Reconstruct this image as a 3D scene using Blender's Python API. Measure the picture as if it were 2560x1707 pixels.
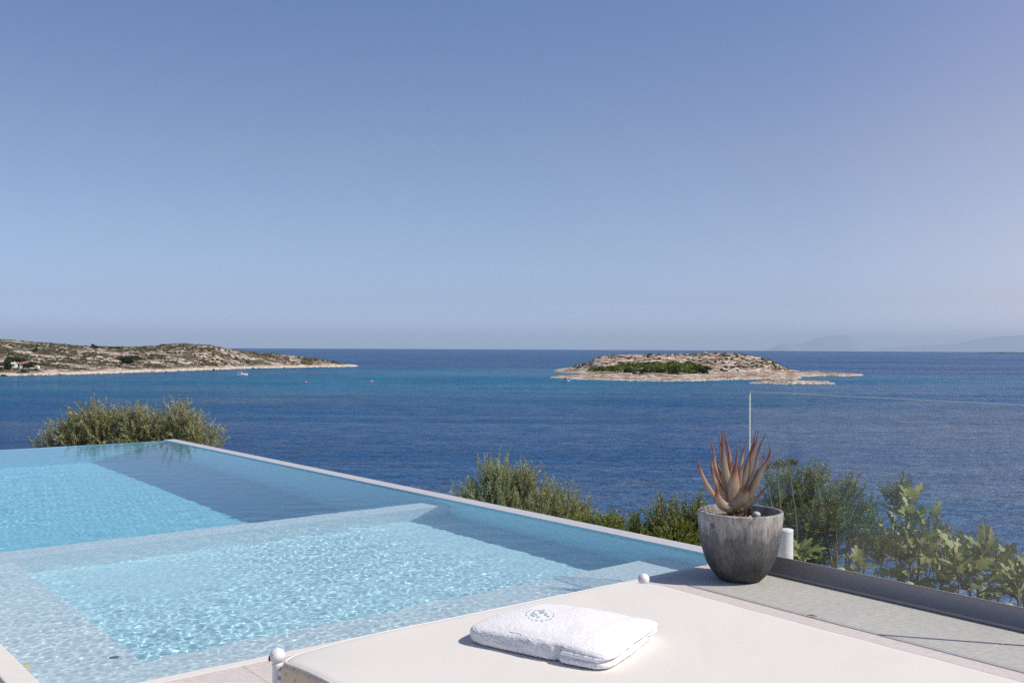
import bpy, bmesh, math, random
import numpy as np
from mathutils import Vector, Matrix
from mathutils.bvhtree import BVHTree

for o in list(bpy.data.objects):
    bpy.data.objects.remove(o)
sc = bpy.context.scene
col = sc.collection
rad = math.radians

# ------------------------------------------------------------------ camera
F = 2489.0                       # focal length in pixels of the 2560 px wide photograph (35 mm lens)
ROLL, PITCH, EYE = 0.0048, 12.0 / 2489, 1.40
cr, sr, cp, sp = math.cos(ROLL), math.sin(ROLL), math.cos(PITCH), math.sin(PITCH)
cam = bpy.data.objects.new('camera', bpy.data.cameras.new('camera'))
col.objects.link(cam)
cam.data.sensor_width = 36.0
cam.data.lens = F / 2560 * 36
cam.data.clip_start = 0.05
cam.data.clip_end = 300000
M = Matrix(((cr, -sr, 0, 0), (-sp * sr, -sp * cr, -cp, 0), (cp * sr, cp * cr, -sp, EYE), (0, 0, 0, 1)))
cam.matrix_world = M
sc.camera = cam

# ------------------------------------------------------------------ sky and sun
SUN_AZ, SUN_EL = rad(-15.0), rad(46.0)      # azimuth from +X towards +Y
w = bpy.data.worlds.new('World')
sc.world = w
w.use_nodes = True
wn, wl = w.node_tree.nodes, w.node_tree.links
bg = wn['Background']
sky = wn.new('ShaderNodeTexSky')
sky.sky_type = 'NISHITA'
sky.sun_disc = False
sky.sun_elevation = SUN_EL
sky.sun_rotation = rad(90) - SUN_AZ
sky.air_density = 1.0
sky.dust_density = 0.6
sky.ozone_density = 4.0
sky.altitude = 30
tint = wn.new('ShaderNodeMix'); tint.data_type = 'RGBA'; tint.blend_type = 'MULTIPLY'
tint.inputs[0].default_value = 1.0
wl.new(sky.outputs[0], tint.inputs[6])
# the air over this sea: milky blue low down, a little rosier towards the sun's side
wtc = wn.new('ShaderNodeTexCoord'); wsp = wn.new('ShaderNodeSeparateXYZ'); wl.new(wtc.outputs['Generated'], wsp.inputs[0])
def wramp(src, stops):
    r = wn.new('ShaderNodeValToRGB'); e = r.color_ramp.elements
    while len(e) < len(stops): e.new(0.5)
    for k, (p, c) in enumerate(stops): e[k].position = p; e[k].color = (*c, 1)
    wl.new(src, r.inputs[0]); return r.outputs[0]
zr = wramp(wsp.outputs['Z'], [(0.0, (0.95, 1.2, 2.2)), (0.045, (0.82, 0.88, 1.28)), (0.10, (0.95, 0.90, 1.06)), (0.19, (1.06, 0.92, 0.97)), (0.33, (0.97, 0.91, 1.04)), (0.6, (0.84, 0.78, 0.80)), (1.0, (0.80, 0.74, 0.74))])
xm = wn.new('ShaderNodeMapRange'); xm.inputs[1].default_value = -0.5; xm.inputs[2].default_value = 0.5; wl.new(wsp.outputs['X'], xm.inputs[0])
xr = wramp(xm.outputs[0], [(0.0, (0.93, 0.93, 0.95)), (0.5, (1.0, 1.0, 1.0)), (0.78, (1.10, 1.02, 1.0)), (0.97, (1.42, 1.14, 1.02))])
tz = wn.new('ShaderNodeMix'); tz.data_type = 'RGBA'; tz.blend_type = 'MULTIPLY'; tz.inputs[0].default_value = 1.0
wl.new(zr, tz.inputs[6]); wl.new(xr, tz.inputs[7]); wl.new(tz.outputs[2], tint.inputs[7])
wl.new(tint.outputs[2], bg.inputs[0])
bg.inputs[1].default_value = 0.115
sun = bpy.data.lights.new('sun', 'SUN')
sun.energy = 4.3
sun.angle = rad(0.5)
sun.color = (1.0, 0.925, 0.83)
sun.cycles.is_caustics_light = True
so = bpy.data.objects.new('sun', sun)
col.objects.link(so)
SD = Vector((math.cos(SUN_EL) * math.cos(SUN_AZ), math.cos(SUN_EL) * math.sin(SUN_AZ), math.sin(SUN_EL)))
so.rotation_euler = SD.to_track_quat('Z', 'Y').to_euler()
so.location = (20, -5, 20)
sc.view_settings.view_transform = 'Standard'
sc.view_settings.look = 'None'
sc.view_settings.exposure = 0.0
sc.view_settings.gamma = 1.0
sc.cycles.max_bounces = 12
sc.cycles.transparent_max_bounces = 24
sc.cycles.transmission_bounces = 10
sc.cycles.sample_clamp_indirect = 6.0
sc.cycles.sample_clamp_direct = 1.7
sc.cycles.use_denoising = False

# ------------------------------------------------------------------ places: a pixel of the photograph into the scene
def ray(px, py):
    x, y = (px - 1280) / F, -(py - 853.5) / F
    x2, y2 = x * cr - y * sr, x * sr + y * cr
    return Vector((x2, cp - sp * y2, sp + cp * y2))

def at_z(px, py, z):
    r = ray(px, py)
    return Vector((0, 0, EYE)) + r * ((z - EYE) / r.z)

def at_y(px, py, Y):
    r = ray(px, py)
    return Vector((0, 0, EYE)) + r * (Y / r.y)

TH = rad(39.2)                  # the terrace grid: u runs along the pool front, v along its length
cT, sT = math.cos(TH), math.sin(TH)

def uv(u, v, z=0.0):
    return Vector((u * cT - v * sT, u * sT + v * cT, z))

def skew(v):                    # the outer deck band and the rail run 2 degrees off the pool
    return 0.034 * (v - 3.8)

# ------------------------------------------------------------------ materials
def nmat(name):
    m = bpy.data.materials.new(name)
    m.use_nodes = True
    nt = m.node_tree
    return m, nt, nt.nodes['Principled BSDF'], nt.nodes, nt.links

def noise(nt, scale, detail=4, rough=0.55, coord='Object', stretch=None, dist=0.0):
    n = nt.nodes.new('ShaderNodeTexNoise')
    n.inputs['Scale'].default_value = scale
    n.inputs['Detail'].default_value = detail
    n.inputs['Roughness'].default_value = rough
    n.inputs['Distortion'].default_value = dist
    tc = nt.nodes.new('ShaderNodeTexCoord')
    if stretch:
        mp = nt.nodes.new('ShaderNodeMapping')
        mp.inputs['Scale'].default_value = stretch
        nt.links.new(tc.outputs[coord], mp.inputs[0])
        nt.links.new(mp.outputs[0], n.inputs['Vector'])
    else:
        nt.links.new(tc.outputs[coord], n.inputs['Vector'])
    return n

def ramp(nt, fac, stops):
    r = nt.nodes.new('ShaderNodeValToRGB')
    e = r.color_ramp.elements
    while len(e) < len(stops):
        e.new(0.5)
    for k, (p, c) in enumerate(stops):
        e[k].position = p
        e[k].color = (*c, 1) if len(c) == 3 else c
    nt.links.new(fac, r.inputs[0])
    return r

def mix(nt, fac, a, b, mode='MIX'):
    m = nt.nodes.new('ShaderNodeMix')
    m.data_type = 'RGBA'
    m.blend_type = mode
    for s, v in ((0, fac), (6, a), (7, b)):
        if hasattr(v, 'links'):
            nt.links.new(v, m.inputs[s])
        elif s == 0:
            m.inputs[s].default_value = v
        else:
            m.inputs[s].default_value = (*v, 1)
    return m.outputs[2]

def bump(nt, height, strength, dist, normal=None):
    b = nt.nodes.new('ShaderNodeBump')
    b.inputs['Strength'].default_value = strength
    b.inputs['Distance'].default_value = dist
    nt.links.new(height, b.inputs['Height'])
    if normal:
        nt.links.new(normal, b.inputs['Normal'])
    return b.outputs[0]

def simple(name, c, rough=0.6, var=0.0, scale=6, bs=0.0, bscale=60, bdist=0.002, metal=0.0, spec=0.5, c2=None):
    m, nt, b, N, L = nmat(name)
    b.inputs['Roughness'].default_value = rough
    b.inputs['Metallic'].default_value = metal
    b.inputs['Specular IOR Level'].default_value = spec
    n = noise(nt, scale, 5)
    lo = c2 if c2 else tuple(x * (1 - var) for x in c)
    r = ramp(nt, n.outputs[0], [(0.3, lo), (0.7, c)])
    L.new(r.outputs[0], b.inputs['Base Color'])
    if bs:
        nb = noise(nt, bscale, 4)
        L.new(bump(nt, nb.outputs[0], bs, bdist), b.inputs['Normal'])
    return m

def leafmat(name, c1, c2, c3, under=None, rough=0.45, trans=0.25):
    m, nt, b, N, L = nmat(name)
    g = N.new('ShaderNodeNewGeometry')
    r = ramp(nt, g.outputs['Random Per Island'], [(0.0, c1), (0.55, c2), (1.0, c3)])
    r.color_ramp.interpolation = 'LINEAR'
    out = r.outputs[0]
    if under:
        out = mix(nt, g.outputs['Backfacing'], r.outputs[0], under)
    b.inputs['Roughness'].default_value = rough
    L.new(out, b.inputs['Base Color'])
    tr = N.new('ShaderNodeBsdfTranslucent')
    L.new(mix(nt, 0.35, out, (0.30, 0.36, 0.06)), tr.inputs[0])
    mx = N.new('ShaderNodeMixShader')
    mx.inputs[0].default_value = trans
    L.new(b.outputs[0], mx.inputs[1])
    L.new(tr.outputs[0], mx.inputs[2])
    L.new(mx.outputs[0], N['Material Output'].inputs[0])
    return m

# ------------------------------------------------------------------ object helpers
def tag(o, label=None, cat=None, group=None, kind=None):
    if label: o['label'] = label
    if cat: o['category'] = cat
    if group: o['group'] = group
    if kind: o['kind'] = kind
    return o

def empty(name, loc, rz=0.0):
    o = bpy.data.objects.new(name, None)
    o.location = loc
    o.rotation_euler = (0, 0, rz)
    o.empty_display_size = 0.1
    col.objects.link(o)
    return o

def link(name, me, mat=None, parent=None, smooth=False):
    if mat: me.materials.append(mat)
    o = bpy.data.objects.new(name, me)
    col.objects.link(o)
    if smooth:
        me.polygons.foreach_set('use_smooth', np.ones(len(me.polygons), bool))
    if parent:
        o.parent = parent
        bpy.context.view_layer.update()
        o.matrix_parent_inverse = parent.matrix_world.inverted()
    return o

def mesh(name, verts, faces):
    me = bpy.data.meshes.new(name)
    verts = np.asarray(verts, dtype=np.float32).reshape(-1, 3)
    if isinstance(faces, np.ndarray):
        k = faces.shape[1]
        me.vertices.add(len(verts)); me.vertices.foreach_set('co', verts.ravel())
        me.loops.add(faces.size); me.loops.foreach_set('vertex_index', faces.astype(np.int32).ravel())
        me.polygons.add(len(faces)); me.polygons.foreach_set('loop_start', np.arange(0, faces.size, k, dtype=np.int32))
        me.update(); me.validate()
    else:
        me.from_pydata([tuple(map(float, v)) for v in verts], [], faces)
        me.update()
    return me

def grid_faces(nv, nu, wrap_u=False):
    i = np.arange(nu * nv).reshape(nv, nu)
    if wrap_u:
        i = np.concatenate([i, i[:, :1]], 1)
    return np.stack([i[:-1, :-1], i[:-1, 1:], i[1:, 1:], i[1:, :-1]], -1).reshape(-1, 4)

def poly_prism(pts, z0, z1):
    """closed prism over a ground polygon (counter-clockwise)"""
    n = len(pts)
    v = [(p[0], p[1], z0) for p in pts] + [(p[0], p[1], z1) for p in pts]
    f = [tuple(range(n - 1, -1, -1)), tuple(range(n, 2 * n))]
    f += [(k, (k + 1) % n, n + (k + 1) % n, n + k) for k in range(n)]
    return v, f

def uvbox(name, u0, u1, v0, v1, z0, z1, mat, parent=None, bevel=0.0, sk=False, seg=2):
    s = (lambda v: skew(v)) if sk else (lambda v: 0)
    pts = [uv(u0 + s(v0), v0), uv(u1 + s(v0), v0), uv(u1 + s(v1), v1), uv(u0 + s(v1), v1)]
    v, f = poly_prism(pts, z0, z1)
    me = mesh(name, v, f)
    if bevel:
        bm = bmesh.new(); bm.from_mesh(me)
        bmesh.ops.bevel(bm, geom=bm.edges[:], offset=bevel, segments=seg, profile=0.5, affect='EDGES')
        bm.to_mesh(me); bm.free()
    return link(name, me, mat, parent)

def tube(paths, sides=6):
    """paths: list of (points, radii) -> verts, quad faces"""
    V, Fc, off = [], [], 0
    for pts, rr in paths:
        pts = [Vector(p) for p in pts]
        n = len(pts)
        for k, p in enumerate(pts):
            t = (pts[min(k + 1, n - 1)] - pts[max(k - 1, 0)])
            t = t.normalized() if t.length > 1e-9 else Vector((0, 0, 1))
            a = t.cross(Vector((0.31, 0.2, 0.93)))
            if a.length < 1e-3: a = t.cross(Vector((1, 0, 0)))
            a.normalize(); b = t.cross(a)
            for s in range(sides):
                an = 2 * math.pi * s / sides
                V.append(p + (a * math.cos(an) + b * math.sin(an)) * rr[k])
        for k in range(n - 1):
            for s in range(sides):
                s2 = (s + 1) % sides
                Fc.append((off + k * sides + s, off + k * sides + s2, off + (k + 1) * sides + s2, off + (k + 1) * sides + s))
        off += n * sides
    return np.array(V), np.array(Fc)

def lathe(prof, segs=64, ctr=(0, 0, 0)):
    V = []
    for r, z in prof:
        for s in range(segs):
            a = 2 * math.pi * s / segs
            V.append((ctr[0] + r * math.cos(a), ctr[1] + r * math.sin(a), ctr[2] + z))
    return np.array(V), grid_faces(len(prof), segs, True)

# value noise for terrain
def vnoise(x, y, seed):
    xi, yi = np.floor(x).astype(np.int64), np.floor(y).astype(np.int64)
    xf, yf = x - xi, y - yi
    xf, yf = xf * xf * (3 - 2 * xf), yf * yf * (3 - 2 * yf)
    def h(a, b):
        n = (a * 374761393 + b * 668265263 + seed * 974711) & 0xffffffff
        n = ((n ^ (n >> 13)) * 1274126177) & 0xffffffff
        return ((n ^ (n >> 16)) & 0xffff) / 65535.0
    return (h(xi, yi) * (1 - xf) + h(xi + 1, yi) * xf) * (1 - yf) + (h(xi, yi + 1) * (1 - xf) + h(xi + 1, yi + 1) * xf) * yf

def fbm(x, y, seed, oct=5, g=0.5):
    s, a, t = 0, 1.0, 0
    for k in range(oct):
        s = s + a * vnoise(x * 2 ** k + 17 * k, y * 2 ** k - 9 * k, seed + k)
        t += a; a *= g
    return s / t * 2 - 1

# ================================================================== THE SEA
SEA = EYE - 31.4
RE = 6371000.0
def sea_z(X, Y):
    return SEA - (X * X + Y * Y) / (2 * RE)

m_sea, nt, b, N, L = nmat('sea_water')
geo = N.new('ShaderNodeNewGeometry')
sep = N.new('ShaderNodeSeparateXYZ'); L.new(geo.outputs['Position'], sep.inputs[0])
def shoal(cx, cy, rx, ry, soft):
    """1 inside a shallow patch of sea bed, 0 outside"""
    a = N.new('ShaderNodeVectorMath'); a.operation = 'SUBTRACT'; a.inputs[1].default_value = (cx, cy, 0)
    L.new(warp.outputs[0], a.inputs[0])
    d = N.new('ShaderNodeVectorMath'); d.operation = 'DIVIDE'; d.inputs[1].default_value = (rx, ry, 1e9)
    L.new(a.outputs[0], d.inputs[0])
    ln = N.new('ShaderNodeVectorMath'); ln.operation = 'LENGTH'; L.new(d.outputs[0], ln.inputs[0])
    mr = N.new('ShaderNodeMapRange'); mr.interpolation_type = 'SMOOTHERSTEP'
    mr.inputs[1].default_value = 1 + soft; mr.inputs[2].default_value = 1 - soft
    L.new(ln.outputs['Value'], mr.inputs[0])
    return mr.outputs[0]
wno = noise(nt, 0.004, 4, 0.6)
wsc = N.new('ShaderNodeVectorMath'); wsc.operation = 'SCALE'; wsc.inputs[3].default_value = 260
wsb = N.new('ShaderNodeVectorMath'); wsb.operation = 'SUBTRACT'; wsb.inputs[1].default_value = (0.5, 0.5, 0.5)
L.new(wno.outputs['Color'], wsb.inputs[0]); L.new(wsb.outputs[0], wsc.inputs[0])
warp = N.new('ShaderNodeVectorMath'); warp.operation = 'ADD'
L.new(geo.outputs['Position'], warp.inputs[0]); L.new(wsc.outputs[0], warp.inputs[1])
patches = [shoal(-110, 1020, 400, 430, 0.75), shoal(-430, 880, 260, 250, 0.8), shoal(240, 990, 290, 210, 0.8)]
acc = patches[0]
for p in patches[1:]:
    mm = N.new('ShaderNodeMath'); mm.operation = 'MAXIMUM'; L.new(acc, mm.inputs[0]); L.new(p, mm.inputs[1]); acc = mm.outputs[0]
weed = noise(nt, 0.012, 5, 0.6)
wr = ramp(nt, weed.outputs[0], [(0.35, (0.35,) * 3), (0.6, (1,) * 3)])
shal = N.new('ShaderNodeMath'); shal.operation = 'MULTIPLY'; L.new(acc, shal.inputs[0]); L.new(wr.outputs[0], shal.inputs[1])
streak = noise(nt, 0.006, 5, 0.65, stretch=(0.35, 1.6, 1))
deep = ramp(nt, streak.outputs[0], [(0.3, (0.012, 0.082, 0.225)), (0.7, (0.022, 0.122, 0.310))])
body = mix(nt, shal.outputs[0], deep.outputs[0], (0.018, 0.190, 0.345))
# waves: ripples, chop and slow swell; slicks lie calmer
w1 = noise(nt, 0.55, 3, 0.6, stretch=(0.45, 1.0, 1))
w2 = noise(nt, 0.14, 4, 0.55, stretch=(0.5, 1.0, 1))
w3 = noise(nt, 2.4, 2, 0.5, stretch=(0.5, 1.0, 1))
nb = bump(nt, w2.outputs[0], 1.0, 5.0)
nb = bump(nt, w1.outputs[0], 1.0, 2.6, nb)
nb = bump(nt, w3.outputs[0], 0.8, 0.25, nb)
fr = N.new('ShaderNodeFresnel'); fr.inputs[0].default_value = 1.33; L.new(nb, fr.inputs[1])
slick = noise(nt, 0.0025, 5, 0.7, stretch=(0.5, 2.4, 1), dist=1.2)
sk_ = ramp(nt, slick.outputs[0], [(0.40, (0.36,) * 3), (0.66, (1.0,) * 3)])
fm = N.new('ShaderNodeMath'); fm.operation = 'MULTIPLY'; L.new(fr.outputs[0], fm.inputs[0]); L.new(sk_.outputs[0], fm.inputs[1])
chop = noise(nt, 0.20, 7, 0.72, stretch=(0.30, 1.0, 1))
chr_ = ramp(nt, chop.outputs[0], [(0.38, (0.25,) * 3), (0.62, (1.0,) * 3)])
fm2 = N.new('ShaderNodeMath'); fm2.operation = 'MULTIPLY'; L.new(fm.outputs[0], fm2.inputs[0]); L.new(chr_.outputs[0], fm2.inputs[1]); fm = fm2
gl = N.new('ShaderNodeBsdfGlossy'); gl.inputs['Roughness'].default_value = 0.15; L.new(nb, gl.inputs['Normal'])
df = N.new('ShaderNodeBsdfDiffuse'); L.new(body, df.inputs[0]); L.new(nb, df.inputs['Normal'])
mx = N.new('ShaderNodeMixShader'); L.new(fm.outputs[0], mx.inputs[0]); L.new(df.outputs[0], mx.inputs[1]); L.new(gl.outputs[0], mx.inputs[2])
L.new(mx.outputs[0], N['Material Output'].inputs[0])

rs = np.concatenate([[0.5, 40, 90, 150, 250, 400], np.geomspace(600, 70000, 60)])
NA = 720
an = np.linspace(0, 2 * math.pi, NA, endpoint=False)
R_, A_ = np.meshgrid(rs, an, indexing='ij')
X, Y = R_ * np.cos(A_), R_ * np.sin(A_)
me = mesh('sea', np.stack([X, Y, sea_z(X, Y)], -1).reshape(-1, 3), grid_faces(len(rs), NA, True))
tag(link('sea', me, m_sea, smooth=True), 'deep blue rippled sea with turquoise shallows reaching the horizon', kind='structure')

# ================================================================== LAND ACROSS THE WATER
def landmat(name, rock, soil, scrub, scrub_lo, shore_z=4.6):
    m, nt, b, N, L = nmat(name)
    g = N.new('ShaderNodeNewGeometry')
    s = N.new('ShaderNodeSeparateXYZ'); L.new(g.outputs['Position'], s.inputs[0])
    n1 = noise(nt, 0.10, 6, 0.72, stretch=(0.55, 1, 2.2))
    n2 = noise(nt, 0.035, 5, 0.6)
    n3 = noise(nt, 0.42, 5, 0.8, stretch=(0.6, 1, 2.6))
    n4 = noise(nt, 0.05, 4, 0.6)
    rk = ramp(nt, n3.outputs[0], [(0.42, tuple(x * 0.20 for x in rock)), (0.48, tuple(x * 0.72 for x in rock)), (0.56, tuple(min(.95, x * 1.15) for x in rock))])
    sl = ramp(nt, n4.outputs[0], [(0.35, tuple(x * 0.75 for x in soil)), (0.65, soil)])
    f1 = ramp(nt, n1.outputs[0], [(0.47, (0,) * 3), (0.52, (1,) * 3)])
    c = mix(nt, f1.outputs[0], sl.outputs[0], rk.outputs[0])
    f2 = ramp(nt, n2.outputs[0], [(scrub_lo, (0,) * 3), (scrub_lo + 0.13, (0.85,) * 3)])
    sc_ = mix(nt, n3.outputs[0], scrub, tuple(x * 1.7 for x in scrub))
    c = mix(nt, f2.outputs[0], c, sc_)
    hz = N.new('ShaderNodeMath'); hz.operation = 'MULTIPLY_ADD'; L.new(n3.outputs[0], hz.inputs[0]); hz.inputs[1].default_value = 3.0
    L.new(s.outputs['Z'], hz.inputs[2])
    sh = N.new('ShaderNodeMapRange'); sh.inputs[1].default_value = SEA + shore_z; sh.inputs[2].default_value = SEA + shore_z - 1.0
    L.new(hz.outputs[0], sh.inputs[0])
    shore = ramp(nt, n3.outputs[0], [(0.41, (0.20, 0.13, 0.08)), (0.48, (0.62, 0.53, 0.41)), (0.57, (0.90, 0.84, 0.74))])
    c = mix(nt, sh.outputs[0], c, shore.outputs[0])
    wt = N.new('ShaderNodeMapRange'); wt.inputs[1].default_value = SEA + 1.9; wt.inputs[2].default_value = SEA + 1.3
    L.new(hz.outputs[0], wt.inputs[0])
    c = mix(nt, wt.outputs[0], c, (0.07, 0.045, 0.03))
    L.new(c, b.inputs['Base Color'])
    b.inputs['Roughness'].default_value = 0.95
    b.inputs['Specular IOR Level'].default_value = 0.1
    L.new(bump(nt, n3.outputs[0], 0.9, 2.0), b.inputs['Normal'])
    return m

def seg_dist(px, py, poly):
    """signed distance to a closed polygon, positive inside (numpy)"""
    d = np.full(px.shape, 1e9)
    ins = np.zeros(px.shape, bool)
    n = len(poly)
    for k in range(n):
        ax, ay = poly[k]; bx, by = poly[(k + 1) % n]
        dx, dy = bx - ax, by - ay
        t = np.clip(((px - ax) * dx + (py - ay) * dy) / (dx * dx + dy * dy), 0, 1)
        d = np.minimum(d, np.hypot(px - ax - t * dx, py - ay - t * dy))
        c = ((ay > py) != (by > py)) & (px < (bx - ax) * (py - ay) / (by - ay + 1e-12) + ax)
        ins ^= c
    return np.where(ins, d, -d)

def shore_pt(px, py):
    r = ray(px, py)
    t = 31.4 / -r.z
    return (r.x * t, r.y * t)

def build_land(name, poly, hfun, step, mat, label):
    P = np.array(poly)
    x0, y0 = P.min(0) - 12; x1, y1 = P.max(0) + 12
    xs, ys = np.arange(x0, x1, step), np.arange(y0, y1, step)
    X, Y = np.meshgrid(xs, ys)
    jit = np.random.default_rng(5).uniform(-.3, .3, (2,) + X.shape) * step
    X = X + jit[0]; Y = Y + jit[1]
    D = seg_dist(X, Y, poly) + 7 * fbm(X / 30, Y / 30, 11) + 3 * fbm(X / 9, Y / 9, 13)
    Z = hfun(X, Y, D)
    me = mesh(name, np.stack([X, Y, Z + sea_z(X, Y)], -1).reshape(-1, 3), grid_faces(*X.shape))
    bm = bmesh.new(); bm.from_mesh(me)
    bmesh.ops.delete(bm, geom=[v for v in bm.verts if v.co.z < SEA - 2.2], context='VERTS')
    bm.to_mesh(me); bm.free()
    o = tag(link(name, me, mat), label, kind='structure')
    return BVHTree.FromPolygons([v.co.copy() for v in me.vertices], [p.vertices[:] for p in me.polygons]), o

def smooth(a, b, x):
    t = np.clip((x - a) / (b - a), 0, 1)
    return t * t * (3 - 2 * t)

def terrace(h, step, k):
    q = h / step
    f = np.floor(q); r = q - f
    return (f + r ** k) * step

# --- the headland on the left
shoreL = [(-420, 958), (-150, 946), (0, 939), (110, 937.5), (235, 934.6), (352, 930.7), (508, 925.6), (587, 922), (665, 920), (780, 918), (860, 917), (893, 915.6)]
polyL = [shore_pt(*p) for p in shoreL]
tip = polyL[-1]
polyL += [(tip[0] - 10, tip[1] + 60), (tip[0] - 120, tip[1] + 190), (tip[0] - 330, tip[1] + 260), (tip[0] - 700, tip[1] + 250), (tip[0] - 1000, tip[1])]
ridgeL = [(-420, 838), (-200, 843), (0, 849), (106, 857), (196, 865), (282, 868.5), (352, 867.5), (411, 863), (461, 859), (524, 863), (559, 871), (634, 880.6), (724, 887.5), (782, 896), (860, 907), (894, 914)]
def ridge_fn(tab, Yr):
    px = np.array([t[0] for t in tab]); a = []
    for (x, y), yr in zip(tab, Yr):
        r = ray(x, y); a.append((r.x / r.y, (EYE + r.z / r.y * yr) - SEA, yr))
    a = np.array(a)
    return lambda X, Y: (np.interp(X / Y, a[:, 0], a[:, 1]), np.interp(X / Y, a[:, 0], a[:, 2]))
def shoreY(px):
    xs = [p[0] for p in shoreL]; ys = [p[1] for p in shoreL]
    return shore_pt(px, float(np.interp(px, xs, ys)))[1]
YrL = [shoreY(x) + float(np.interp(x, [-400, 400, 700, 894], [300, 210, 110, 15])) for x, y in ridgeL]
rfL = ridge_fn(ridgeL, YrL)
def hL(X, Y, D):
    R, Yr = rfL(X, Y)
    shelf = np.where(D > 0, 1.6 * smooth(0, 2.5, D) + 2.6 * smooth(4, 30, D), D * 0.5)
    Ys = np.interp(X / Y, [ray(p[0], p[1]).x / ray(p[0], p[1]).y for p in shoreL], [shore_pt(*p)[1] for p in shoreL])
    t = np.clip((Y - Ys - 22) / np.maximum(Yr - Ys - 22, 12), 0, 2.5)
    prof = np.where(t < 1, 0.35 * t + 0.65 * smooth(0, 1, t), 1 - 0.35 * smooth(1, 2.5, t))
    h = shelf + np.maximum(R - 4.6, 0) * prof * smooth(10, 45, D)
    rough = fbm(X / 26, Y / 18, 3, 5, 0.6) * 2.6 + np.maximum(fbm(X / 7, Y / 5, 8, 3, 0.7), 0) * 2.0
    return h + rough * smooth(12, 60, D) * np.where(t < 1, 0.75, 1) * 0.8 + (fbm(X / 6, Y / 5, 21, 3) * 0.9) * smooth(0, 8, D)
m_landL = landmat('headland_rock', (0.72, 0.63, 0.56), (0.29, 0.195, 0.14), (0.050, 0.052, 0.022), 0.45)
bvL, _ = build_land('headland', polyL, hL, 3.6, m_landL, 'low rocky headland with scrub reaching into the sea from the left')

# --- the islet
shoreI = [(1380, 926), (1395, 930), (1470, 936), (1400, 940.5), (1374, 944.5), (1430, 947.5), (1500, 950), (1560, 952), (1700, 953), (1760, 951.5), (1830, 949.5), (1900, 948), (1990, 948.5), (2006, 946), (2003, 941), (2060, 940), (2130, 940), (2158, 937)]
polyI = [shore_pt(*p) for p in shoreI]
polyI += [shore_pt(2100, 933.5), shore_pt(2010, 931.5), shore_pt(1990, 926), (250, 1500), (150, 1530), (90, 1500), shore_pt(1440, 917)]
ridgeI = [(1370, 925), (1478, 904), (1484, 896), (1505, 890), (1550, 886.5), (1620, 884.5), (1700, 884), (1780, 882.5), (1850, 884), (1880, 887), (1900, 892), (1930, 903), (1960, 914), (1992, 926), (2010, 934), (2170, 936)]
rfI = ridge_fn(ridgeI, [1330, 1270, 1250, 1240, 1235, 1230, 1225, 1225, 1230, 1235, 1240, 1250, 1265, 1290, 1250, 1200])
def hI(X, Y, D):
    R, Yr = rfI(X, Y)
    shelf = np.where(D > 0, 1.2 * smooth(0, 2.5, D) + 1.6 * smooth(3, 40, D), D * 0.5)
    t = (Y - 1075) / (Yr - 1075)
    prof = 0.12 * smooth(0, 0.4, t) + 0.88 * smooth(0.28, 1, t)
    prof = np.where(t > 1, 1 - 0.4 * smooth(1, 2.2, t), prof)
    hh = np.maximum(R - 2.8, 0) * prof
    hh = 0.35 * hh + 0.65 * terrace(hh + 1.2 * fbm(X / 30, Y / 30, 4), 4.2, 4)
    h = shelf + hh * smooth(8, 36, D)
    return h + (fbm(X / 22, Y / 14, 31, 5, 0.6) * 1.8 + np.maximum(fbm(X / 7, Y / 5, 38, 3, 0.7), 0) * 1.8) * smooth(10, 50, D) * (0.25 + 0.6 * smooth(0, 4, hh)) + fbm(X / 5, Y / 4, 24, 3) * 0.8 * smooth(0, 8, D)
m_landI = landmat('islet_rock', (0.72, 0.64, 0.56), (0.34, 0.215, 0.145), (0.055, 0.055, 0.025), 0.55, 2.9)
bvI, _ = build_land('islet', polyI, hI, 2.6, m_landI, 'flat-topped rocky islet with a pine grove on its near shore')

# --- reef in front of the islet, thin far spit, mountains on the horizon
polyR = [shore_pt(*p) for p in [(1856, 958), (1900, 959), (1960, 960), (2030, 960), (2072, 959.6), (2080, 958.4), (2040, 955.5), (1960, 955), (1900, 956)]]
def hR(X, Y, D):
    return np.where(D > -2, 0.3 + 1.6 * smooth(-2, 5, D) + fbm(X / 8, Y / 5, 61, 4, 0.6) * 1.1, -1.5)
build_land('reef', polyR, hR, 1.6, m_landI, 'low bare rock reef lying in the water off the islet')
mt = simple('far_rock', (0.05, 0.06, 0.09), 0.9, 0.2, 0.001)
v = []
for k in range(40):
    px = 2512 + k * 9
    z = 2.2 + 2.4 * random.Random(k).random()
    p = Vector((ray(px, 870).x, 1, 0)) * 9000
    v += [(p.x, p.y, sea_z(p.x, p.y) - 1), (p.x, p.y, sea_z(p.x, p.y) + z + 4), (p.x, p.y + 300, sea_z(p.x, p.y) + z), (p.x, p.y + 600, sea_z(p.x, p.y) - 1)]
tag(link('spit_land', mesh('spit_land', v, grid_faces(40, 4)), mt), 'thin dark line of land low on the horizon at the right edge', kind='structure')

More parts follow.
